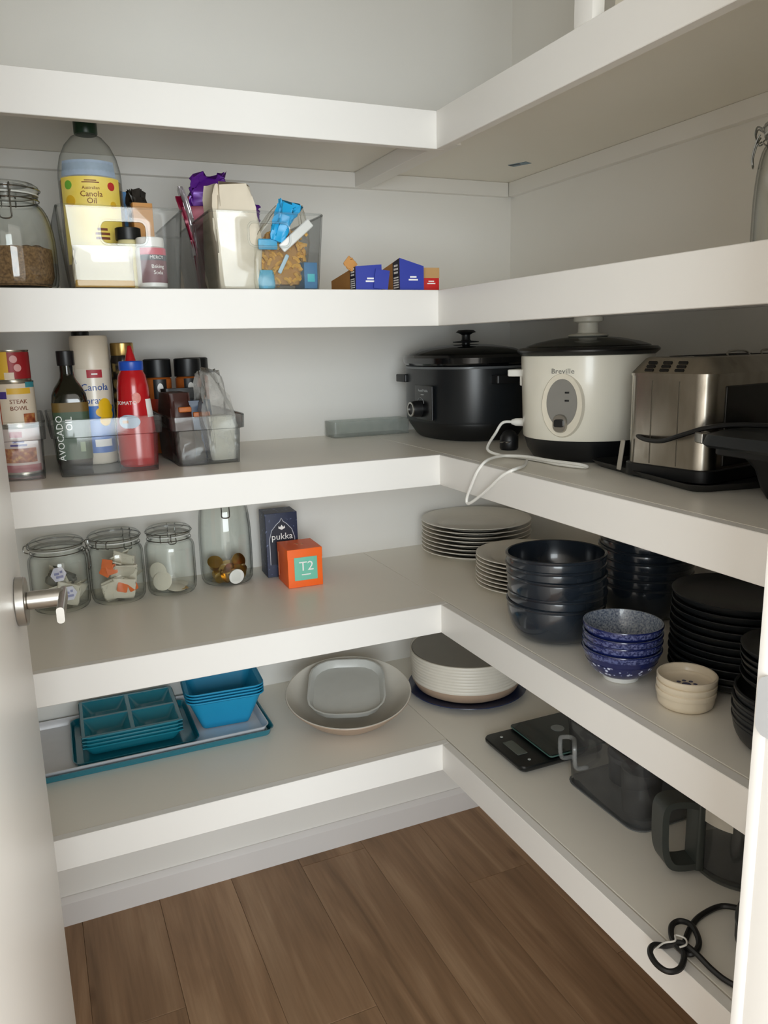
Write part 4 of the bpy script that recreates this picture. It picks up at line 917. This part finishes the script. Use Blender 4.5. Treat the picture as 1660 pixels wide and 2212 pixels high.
def bowl_prof(Rb_, h, foot, th=.0035, belly=.62):
    out = [(0, .003), (foot - .004, .003), (foot - .003, 0), (foot, 0), (foot + .002, .003)]
    for i in range(1, 9):
        u = i / 8; out.append((foot + .002 + (Rb_ - foot - .002) * math.sin(u * PI / 2) ** belly, .003 + (h - .003) * (1 - math.cos(u * PI / 2)) ** .82))
    inn = [(max(r - th, .001), max(z + th * .3, .003 + th)) for r, z in out[5:-1]][::-1]
    return out[:-1] + [(Rb_ - .0012, h - .0055), (Rb_ + .0010, h - .0035), (Rb_ + .0012, h), (Rb_ - th * .4, h + .0012), (Rb_ - th, h)] + inn + [(foot * .6, .003 + th), (0, .003 + th)]
DKB = ramp_mat('charcoal_glaze', [(.3, '#1a2028'), (.7, '#242b33')], scale=14, rough=.2, coat=.4)
me = make_mesh('dark_bowl', lathe(bowl_prof(.0885, .0720, .048), 64), 50); me.materials.append(DKB)
stack_of(me, 'dark_bowl', 'bowl', 'charcoal bowls in the front stack', .8345, 1.1300, Z4, 6, .0172, 'charcoal glazed bowl in the front bowl stack', tilt=.9, seed=5, jitter=.0015)
stack_of(me, 'dark_bowl', 'bowl', 'charcoal bowls in the rear stack', 1.0580, 1.1500, Z4, 6, .0172, 'charcoal glazed bowl in the shaded rear bowl stack', tilt=.7, seed=8, jitter=.0015)
# blue and white rice bowls
BLU = mat('cobalt_glaze', '#161f52', .18, coat=.5, var=.1)
SPK = ramp_mat('speckled_inside', [(.34, '#4a556c'), (.5, '#7f8896'), (.68, '#a3a9b0')], scale=330, rough=.25, detail=6, coat=.4)
FLW = ramp_mat('white_flower_print', [(.0, '#e6e8ee'), (.26, '#aab2d0'), (.34, '#161f52'), (1.0, '#161f52')], kind='voronoi', scale=120, rough=.2, coat=.5)
h = .0545; foot = .0275; Rr = .0612
wall = [(foot + .001, .0085), (.036, .0105), (.0445, .0165), (.0510, .0250), (.0555, .0345), (.0585, .0440), (.0602, .0490), (.0614, .0510), (.0616, .0535), (Rr, h)]
me = make_mesh('rice_bowl', lathe(wall, 56), 50); me.materials.append(BLU)
foot_me = make_mesh('rice_foot', lathe([(0, .004), (foot - .004, .004), (foot - .003, 0), (foot, 0), (foot + .0012, .0090), (0, .0090)], 40)); foot_me.materials.append(mat('foot_white', '#dfe0dd', .3))
inn_me = make_mesh('rice_inside', lathe([(Rr, h), (Rr - .0025, h - .0002), (.0555, .0440), (.0520, .0345), (.0475, .0265), (.0400, .0185), (.0280, .0135), (0, .0120)], 56), 50); inn_me.materials.append(SPK)
band_me = make_mesh('rice_band', lathe([(r + .0004, z) for r, z in wall[1:5]], 56), 50); band_me.materials.append(FLW)
rim_me = make_mesh('rice_rim', lathe([(.0592, .0440), (.0610, .0490), (.0620, .0510), (.0621, .0528)], 56)); rim_me.materials.append(ramp_mat('blue_scroll_band', [(.42, '#1d2758'), (.62, '#5d6694')], scale=260, rough=.2, coat=.4))
stack_of(me, 'rice_bowl', 'bowl', 'blue and white rice bowls', .8160, .9300, Z4, 4, .0130, 'blue and white patterned rice bowl in the stack of four', tilt=.6, seed=3, parts=[('foot_ring', foot_me), ('speckled_lining', inn_me), ('flower_band', band_me), ('rim_band', rim_me)])
# ramekins
RAM = mat('cream_stoneware', '#dfd3bd', .3, coat=.2, var=.03)
h = .0270; Rr = .0422
rp = [(0, .002), (.030, .002), (.031, 0), (.034, 0), (.0385, .004), (.0402, .010), (.0405, h - .010), (.0412, h - .0085), (Rr, h - .007), (Rr + .0002, h - .001), (Rr - .001, h), (Rr - .003, h - .0005), (.0385, .014), (.0350, .0105), (0, .0098)]
me = make_mesh('ramekin', lathe(rp, 56), 50); me.materials.append(RAM)
mot = make_mesh('motif', cat(*[mv(lathe([(0, .0099), (.0032, .0099), (.0032, .0102), (0, .0102)], 10), .0125 * math.cos(a * PI / 4), .0125 * math.sin(a * PI / 4), 0) for a in range(8)] + [lathe([(0, .0099), (.0065, .0099), (.0065, .0102), (0, .0102)], 16)])); mot.materials.append(mat('cobalt_print', '#232c5e', .4))
stack_of(me, 'ramekin', 'dish', 'cream dipping dishes', .8335, .8110, Z4, 3, .0105, 'small cream dipping dish with a blue motif in the little stack', tilt=.8, seed=4, parts=[('blue_motif', mot)])
# black plates
BPL = mat('matt_black_china', '#14171a', .42, var=.1, coat=.05)
me = make_mesh('black_plate', lathe([(0, .002), (.058, .002), (.060, 0), (.064, 0), (.068, .003), (.088, .006), (.096, .012), (.1, .0195), (.0992, .0205), (.0955, .0150), (.086, .0095), (0, .0075)], 64), 50); me.materials.append(BPL)
stack_of(me, 'black_plate', 'plate', 'black plates in the tall stack', .9755, .8530, Z4, 11, .0120, 'matt black dinner plate in the tall black stack', tilt=.7, seed=6, jitter=.0015)
me = make_mesh('black_bowl', lathe(bowl_prof(.0800, .042, .046, .003, .5), 56), 50); me.materials.append(BPL)
stack_of(me, 'black_bowl', 'bowl', 'black bowls by the door frame', .8640, .6480, Z4, 4, .0125, 'low black bowl beside the door frame', tilt=.8, seed=7, jitter=.0015)
me = make_mesh('black_side_plate', lathe([(0, .002), (.044, .002), (.046, 0), (.049, 0), (.052, .003), (.066, .006), (.0715, .011), (.0745, .0165), (.0738, .0172), (.0705, .0130), (.064, .0085), (0, .0065)], 56), 50); me.materials.append(BPL)
stack_of(me, 'side_plate', 'plate', 'black side plates by the door frame', .8640, .6480, Z4 + .0845, 5, .0096, 'black side plate on the bowls beside the door frame', tilt=.7, seed=9, jitter=.0015)

# ================================================================== lowest shelf
TEAL = mat('teal_melamine', '#187486', .2, var=.04, coat=.5); TEALL = mat('bright_blue_melamine', '#2190bb', .5, var=.04, spec=.3)
def tray_md(w, d, h, lip=.008, th=.002, r=.02):
    return shell([(w - 2 * lip - .004, d - 2 * lip - .004, r * .6, 0), (w - 2 * lip, d - 2 * lip, r * .7, .002), (w - lip, d - lip, r * .9, h - .003), (w, d, r, h)], th)
t = thing('blue_tray', 'long teal tray lying lowest under the white tray', 'tray', (.1480, 1.7130, Z5), R(-.4))
put('tray_shell', tray_md(.548, .262, .017, .008), TEAL, t)
t = thing('white_tray', 'long white tray carrying the teal lunch trays and blue tubs', 'tray', (.1450, 1.7140, Z5 + .0048), R(-.4))
put('tray_shell', tray_md(.534, .250, .018, .007), mat('white_melamine', '#dcdce0', .3), t)
zt = Z5 + .0085
t = thing('tray_lid', 'flat teal lid under the divided lunch trays', 'lid', (.1330, 1.7120, zt), R(-1))
put('lid_panel', tray_md(.258, .222, .013, .006), TEAL, t)
# divided trays
def divided():
    W, D, H = .208, .190, .024
    outer = loft([rr(W - .030, D - .030, .012, 0, 4), rr(W - .026, D - .026, .013, .002, 4), rr(W - .006, D - .006, .014, H - .004, 4), rr(W, D, .015, H - .003, 4), rr(W, D, .015, H, 4)], cap1=False)
    return outer, W, D, H
def divided_parts():
    outer, W, D, H = divided()
    cells = []; cw, cd = (W - .024) / 2, (D - .024) / 2
    frame = []
    xs = [-W / 2 + .0015, -W / 2 + .008, -.004, .004, W / 2 - .008, W / 2 - .0015]; ys = [-D / 2 + .0015, -D / 2 + .008, -.004, .004, D / 2 - .008, D / 2 - .0015]
    md = outer
    for (x0, x1, y0, y1) in [(xs[0], xs[5], ys[0], ys[1]), (xs[0], xs[5], ys[4], ys[5]), (xs[0], xs[1], ys[1], ys[4]), (xs[4], xs[5], ys[1], ys[4]), (xs[2], xs[3], ys[1], ys[4]), (xs[1], xs[2], ys[2], ys[3]), (xs[3], xs[4], ys[2], ys[3])]:
        md = cat(md, box(x0, x1, y0, y1, H - .0022, H - .0002))
    out = []
    for cx in (xs[1] + xs[2]) / 2, (xs[3] + xs[4]) / 2:
        for cy in (ys[1] + ys[2]) / 2, (ys[3] + ys[4]) / 2:
            w_, d_ = xs[2] - xs[1], ys[2] - ys[1]
            out.append(loft([rr(w_ + .001, d_ + .001, .003, H - .001, 4, cx, cy), rr(w_ - .003, d_ - .003, .008, H - .004, 4, cx, cy), rr(w_ - .030, d_ - .034, .012, .004, 4, cx, cy), rr(w_ - .036, d_ - .040, .010, .0028, 4, cx, cy)], cap0=False))
    return md, out
dm, cells = divided_parts()
dmesh = make_mesh('divided_body', dm); dmesh.materials.append(TEAL)
cm = [make_mesh('cell', c) for c in cells]
for c in cm: c.materials.append(TEAL)
for i in range(4):
    o = thing('divided_tray', 'teal four-compartment lunch tray, %s' % (['lowest of the stack', 'third from the top', 'second from the top', 'topmost'][i]), 'tray', (.1290, 1.7240, zt + .0058 + .0078 * i), R(-1.5), 'divided lunch trays')
    b_ = put('tray_body', dmesh, TEAL, o)
    for c in cm: put('compartment', c, TEAL, o)
# blue tubs
tub = make_mesh('tub', shell([(.104, .090, .010, 0), (.108, .094, .012, .003), (.160, .142, .020, .070), (.174, .156, .024, .0745), (.174, .156, .024, .0775)], .0022)); tub.materials.append(TEALL)
fl = make_mesh('tub_floor', mv(rbox(.094, .076, .0006, .008, .0002), 0, 0, .0026)); fl.materials.append(mat('deep_teal_floor', '#136b80', .35))
for i in range(4):
    o = thing('blue_tub', 'bright blue rectangular tub, %s' % (['lowest of the nest', 'third from the top', 'second from the top', 'topmost'][i]), 'tub', (.3330, 1.7080, zt + .0068 * i), R(-4), 'nested blue tubs')
    put('tub_wall', tub, TEALL, o); put('tub_floor', fl, None, o)
# shallow serving bowl with oblong tray in it
t = thing('serving_bowl', 'wide pale serving bowl with a taupe underside and an oblong tray in it', 'bowl', (.5955, 1.5800, Z5), 0)
Rq = .1430; hq = .062
po_ = [(0, .002), (.070, .002), (.074, 0), (.080, 0), (.088, .006), (.112, .026), (.132, .048), (Rq, hq)]
put('outer_wall', lathe(po_ + [(Rq - .001, hq + .0015)], 80), mat('taupe_glaze', '#a58f7c', .4, coat=.1), t)
put('inner_wall', lathe([(Rq - .0005, hq + .0016), (Rq - .003, hq + .002), (.128, .050), (.108, .030), (.086, .011), (.074, .0075), (0, .007)], 80), mat('pale_grey_glaze', '#cdc8be', .25, coat=.2), t)
t.rotation_euler = (R(10), 0, R(-20)); t.location = (.5955, 1.5800, Z5 + .0139)
t = thing('oblong_tray', 'pale grey oblong serving tray resting inside the wide bowl', 'tray', (.5930, 1.5830, Z5 + .0660), R(-24))
t.rotation_euler = (R(10.5), R(0), R(-22))
put('tray_shell', shell([(.150, .190, .05, 0), (.158, .198, .055, .003), (.172, .214, .062, .017), (.176, .218, .064, .019)], .004), mat('grey_tray', '#c4c5c1', .3, coat=.1), t)
# tall ribbed bowl on dark blue plate
t = thing('blue_plate', 'dark blue plate under the ribbed white bowl', 'plate', (.9200, 1.6030, Z5), 0)
put('plate_body', lathe(plate_prof(.1470, .0130, .085), 72), mat('navy_china', '#16264a', .25, coat=.3), t, smooth=50)
t = thing('ribbed_bowl', 'deep ribbed white bowl with a taupe band in the corner', 'bowl', (.9180, 1.6020, Z5 + .0068), 0)
put('foot_band', lathe([(0, .001), (.088, .001), (.092, 0), (.108, .004), (.126, .014), (.1345, .030), (.1360, .036), (0, .036)], 72), mat('taupe_glaze', '#a58f7c', .4, coat=.1), t)
prof = [(.1360, .036)]
for i in range(36):
    z = .036 + .068 * (i + 1) / 36; prof.append((.1365 + .0025 * (i / 36) + .0007 * math.sin(i * PI / 2.0), z))
put('ribbed_wall', lathe([(0, .036)] + prof + [(.1395, .1055), (.1370, .1065), (.1350, .1050), (.1345, .1010), (0, .1010)], 80), mat('ribbed_white', '#d2cdc2', .4), t, smooth=60)
t = thing('grey_plate', 'flat grey plate laid on top of the ribbed white bowl', 'plate', (.9180, 1.6020, Z5 + .1079), 0)
put('plate_body', lathe([(0, 0), (.120, 0), (.132, .002), (.1335, .004), (.131, .0045), (.118, .003), (0, .003)], 72), mat('dim_grey_plate', '#8d8a83', .45), t)
# kitchen scale
t = thing('kitchen_scale', 'black glass kitchen scale in front of the blue plate', 'scale', (.9150, 1.2730, Z5), R(0))
put('scale_body', mv(loft([rr(.195, .140, .012, .002, 5), rr(.206, .150, .016, .008, 5), rr(.208, .152, .018, .013, 5), rr(.204, .148, .016, .016, 5)]), 0, 0, 0), mat('scale_black', '#0f1213', .3), t)
for sx in (-1, 1):
    for sy in (-1, 1): put('foot', mv(lathe([(0, 0), (.007, 0), (.007, .003), (0, .003)], 16), sx * .085, sy * .058, 0), BLACK, t)
pl_ = put('platform', mv(rbox(.145, .150, .006, .006, .001), .040, .003, .0185), mat('scale_glass', '#12201f', .06, coat=.5), t)
put('platform_edge', mv(loft([rr(.1458, .1508, .0065, z, 4) for z in (.0196, .0226)]), .040, .003, 0), mat('glass_edge', '#4d6b64', .2), pl_)
put('painted_reflection', mv(lathe([(0, 0), (.0145, 0), (.0145, .0006), (0, .0006)], 32), .050, .018, .0246), mat('disc_grey', '#8b9090', .3), pl_)  # pale reflection on the glass platform, painted as a thin grey disc
dp = put('display', mv(rbox(.024, .058, .0015, .002, .0005), -.070, .000, .0157), mat('lcd_grey', '#5d635e', .25), t)
for yy in (-.052, .052): put('button', mv(lathe([(0, 0), (.0035, 0), (.003, .001), (0, .001)], 16), -.070, yy, .016), mat('button_grey', '#a9adab', .4), t)
# clear handled container with smaller things inside
t = thing('clear_container', 'clear plastic container with a moulded handle, right of the scale', 'container', (.9660, 1.0500, Z5), 0)
md = shell([(.164, .200, .03, 0), (.170, .208, .034, .004), (.184, .222, .036, .135), (.190, .228, .038, .138)], .0025)
put('container_wall', md, SMOKE, t)
hp = []
for yy in (.080, .034): pass
P = catmull([(-.088, .078, .060), (-.112, .078, .066), (-.116, .078, .100), (-.112, .076, .108), (-.100, .060, .110), (-.112, .040, .108), (-.116, .034, .100), (-.112, .034, .066), (-.086, .034, .060)], 5)
put('handle', tube(P, .0042, 8), clear('handle_clear', '#f2f3f3', '#40474a', rough=.08, haze=.16, hazecol='#d5d8d8'), t)
put('base_rim', mv(loft([rr(.172, .208, .03, .0, 5), rr(.174, .210, .03, .003, 5)]), 0, 0, 0), mat('smoke_floor', '#6d7072', .25), t)
t = thing('dark_insert', 'dark blue appliance part stored inside the clear container', 'appliance part', (.9900, 1.0850, Z5 + .0045), R(8))
put('insert_body', lathe([(0, 0), (.040, 0), (.044, .004), (.046, .060), (.040, .066), (.012, .070), (.012, .090), (0, .092)], 36), mat('navy_plastic', '#1d2433', .3), t)
put('insert_collar', lathe([(.044, .050), (.048, .050), (.048, .058), (.044, .058)], 36, True), mat('grey_plastic', '#50545a', .35), t)
t = thing('clear_cup', 'small clear measuring cup stored inside the clear container', 'cup', (.9300, .9950, Z5 + .0045), 0)
put('cup_wall', lathe([(0, 0), (.030, 0), (.032, .003), (.037, .088), (.0345, .088), (.030, .006), (0, .004)], 36), SMOKE, t)
# jug with dark handle
t = thing('blender_jug', 'smoked jug with a dark grey handle beside the door frame', 'jug', (.9780, .8180, Z5), R(0))
put('jug_wall', lathe([(0, .004), (.070, .004), (.074, .006), (.078, .135), (.0755, .135), (.0715, .010), (0, .008)], 56), SMOKE, t)
put('jug_base', lathe([(0, 0), (.074, 0), (.0765, .003), (.0765, .012), (.074, .014), (.074, .005), (0, .005)], 56), clear('jug_base_clear', '#e2e4e4', '#70777a'), t)
put('jug_lid', lathe([(0, .136), (.079, .136), (.080, .139), (.078, .150), (.060, .154), (0, .155)], 56), mat('lid_black', '#16181a', .4), t)
put('white_label', patch(.0782, .098, .122, -112, -58, .0786), mat('label_cream', '#c4bfb3', .5, var=.15, scale=60), t)
HG = mat('handle_grey', '#3b3f3c', .42)
def flat_loop(path, w, th):
    rings = []
    n = len(path)
    for i in range(n):
        a = Vector(path[max(i - 1, 0)]); b = Vector(path[min(i + 1, n - 1)]); tt = (b - a).normalized(); nn = Vector((-tt.y, tt.x))
        p = Vector(path[i])
        rings.append([(p.x + nn.x * s * th / 2, yy * w / 2, p.y + nn.y * s * th / 2) for s, yy in ((-1, -1), (1, -1), (1, 1), (-1, 1))])
    return loft(rings)
path = [tuple(v)[:2] for v in catmull([(-.074, .118, 0), (-.100, .126, 0), (-.126, .128, 0), (-.139, .118, 0), (-.140, .080, 0), (-.137, .045, 0), (-.126, .022, 0), (-.104, .016, 0), (-.074, .018, 0)], 5)]
put('handle', xf(flat_loop(path, .036, .011), Matrix.Rotation(R(-16), 4, 'Z')), HG, t, label='dark grey strap handle')
put('handle_mount', xf(loft([rr(.014, .040, .004, z, 3, -.079, 0) for z in (.010, .130)]), Matrix.Rotation(R(-16), 4, 'Z')), HG, t)
# appliance base and tied cable
t = thing('appliance_base', 'round black appliance base half hidden by the door frame', 'appliance', (.8850, .6560, Z5), 0)
put('base_body', lathe([(0, 0), (.060, 0), (.063, .003), (.0635, .040), (.060, .052), (.050, .058), (0, .060)], 48), mat('base_dark', '#1c1e1f', .45), t)
put('base_ring', lathe([(.0635, .030), (.0645, .031), (.0645, .034), (.0635, .035)], 48, True), mat('base_grey_ring', '#4b4e4f', .35), t)
z = Z5 + .0045
C_ = [(.880, .722, z + .012), (.866, .7475, z + .004), (.832, .7506, z), (.799, .7401, z), (.7631, .717, z + .001), (.7517, .6985, z + .003), (.7635, .6960, z + .006), (.7806, .7086, z + .006), (.7907, .7317, z + .009), (.7854, .7487, z + .006), (.7698, .7489, z + .004), (.7533, .7316, z + .003), (.7449, .7113, z + .007), (.7398, .6949, z + .009), (.7202, .6816, z + .006), (.7034, .6852, z + .004), (.6981, .7012, z + .004), (.7043, .7213, z + .004), (.7186, .7307, z + .004), (.7361, .7242, z + .002), (.7496, .7119, z + .011), (.7554, .6921, z + .010), (.7592, .6629, z + .003), (.7658, .6379, z), (.785, .600, z), (.825, .588, z + .004)]
t = thing('black_cable', 'black power cable tied in a loop overhanging the lowest shelf', 'cable', (0, 0, 0))
put('cable', tube(catmull(C_, 6), .0042, 8), mat('cable_black', '#161616', .45), t)
put('twist_tie', tube(catmull([(.7380, .7020, z + .016), (.7480, .7000, z + .018), (.7560, .7100, z + .017), (.7480, .7200, z + .018), (.7400, .7130, z + .017), (.7280, .7210, z + .012), (.7120, .7190, z + .010)], 5), .0013, 6), mat('tie_white', '#d8d6d0', .5), t)
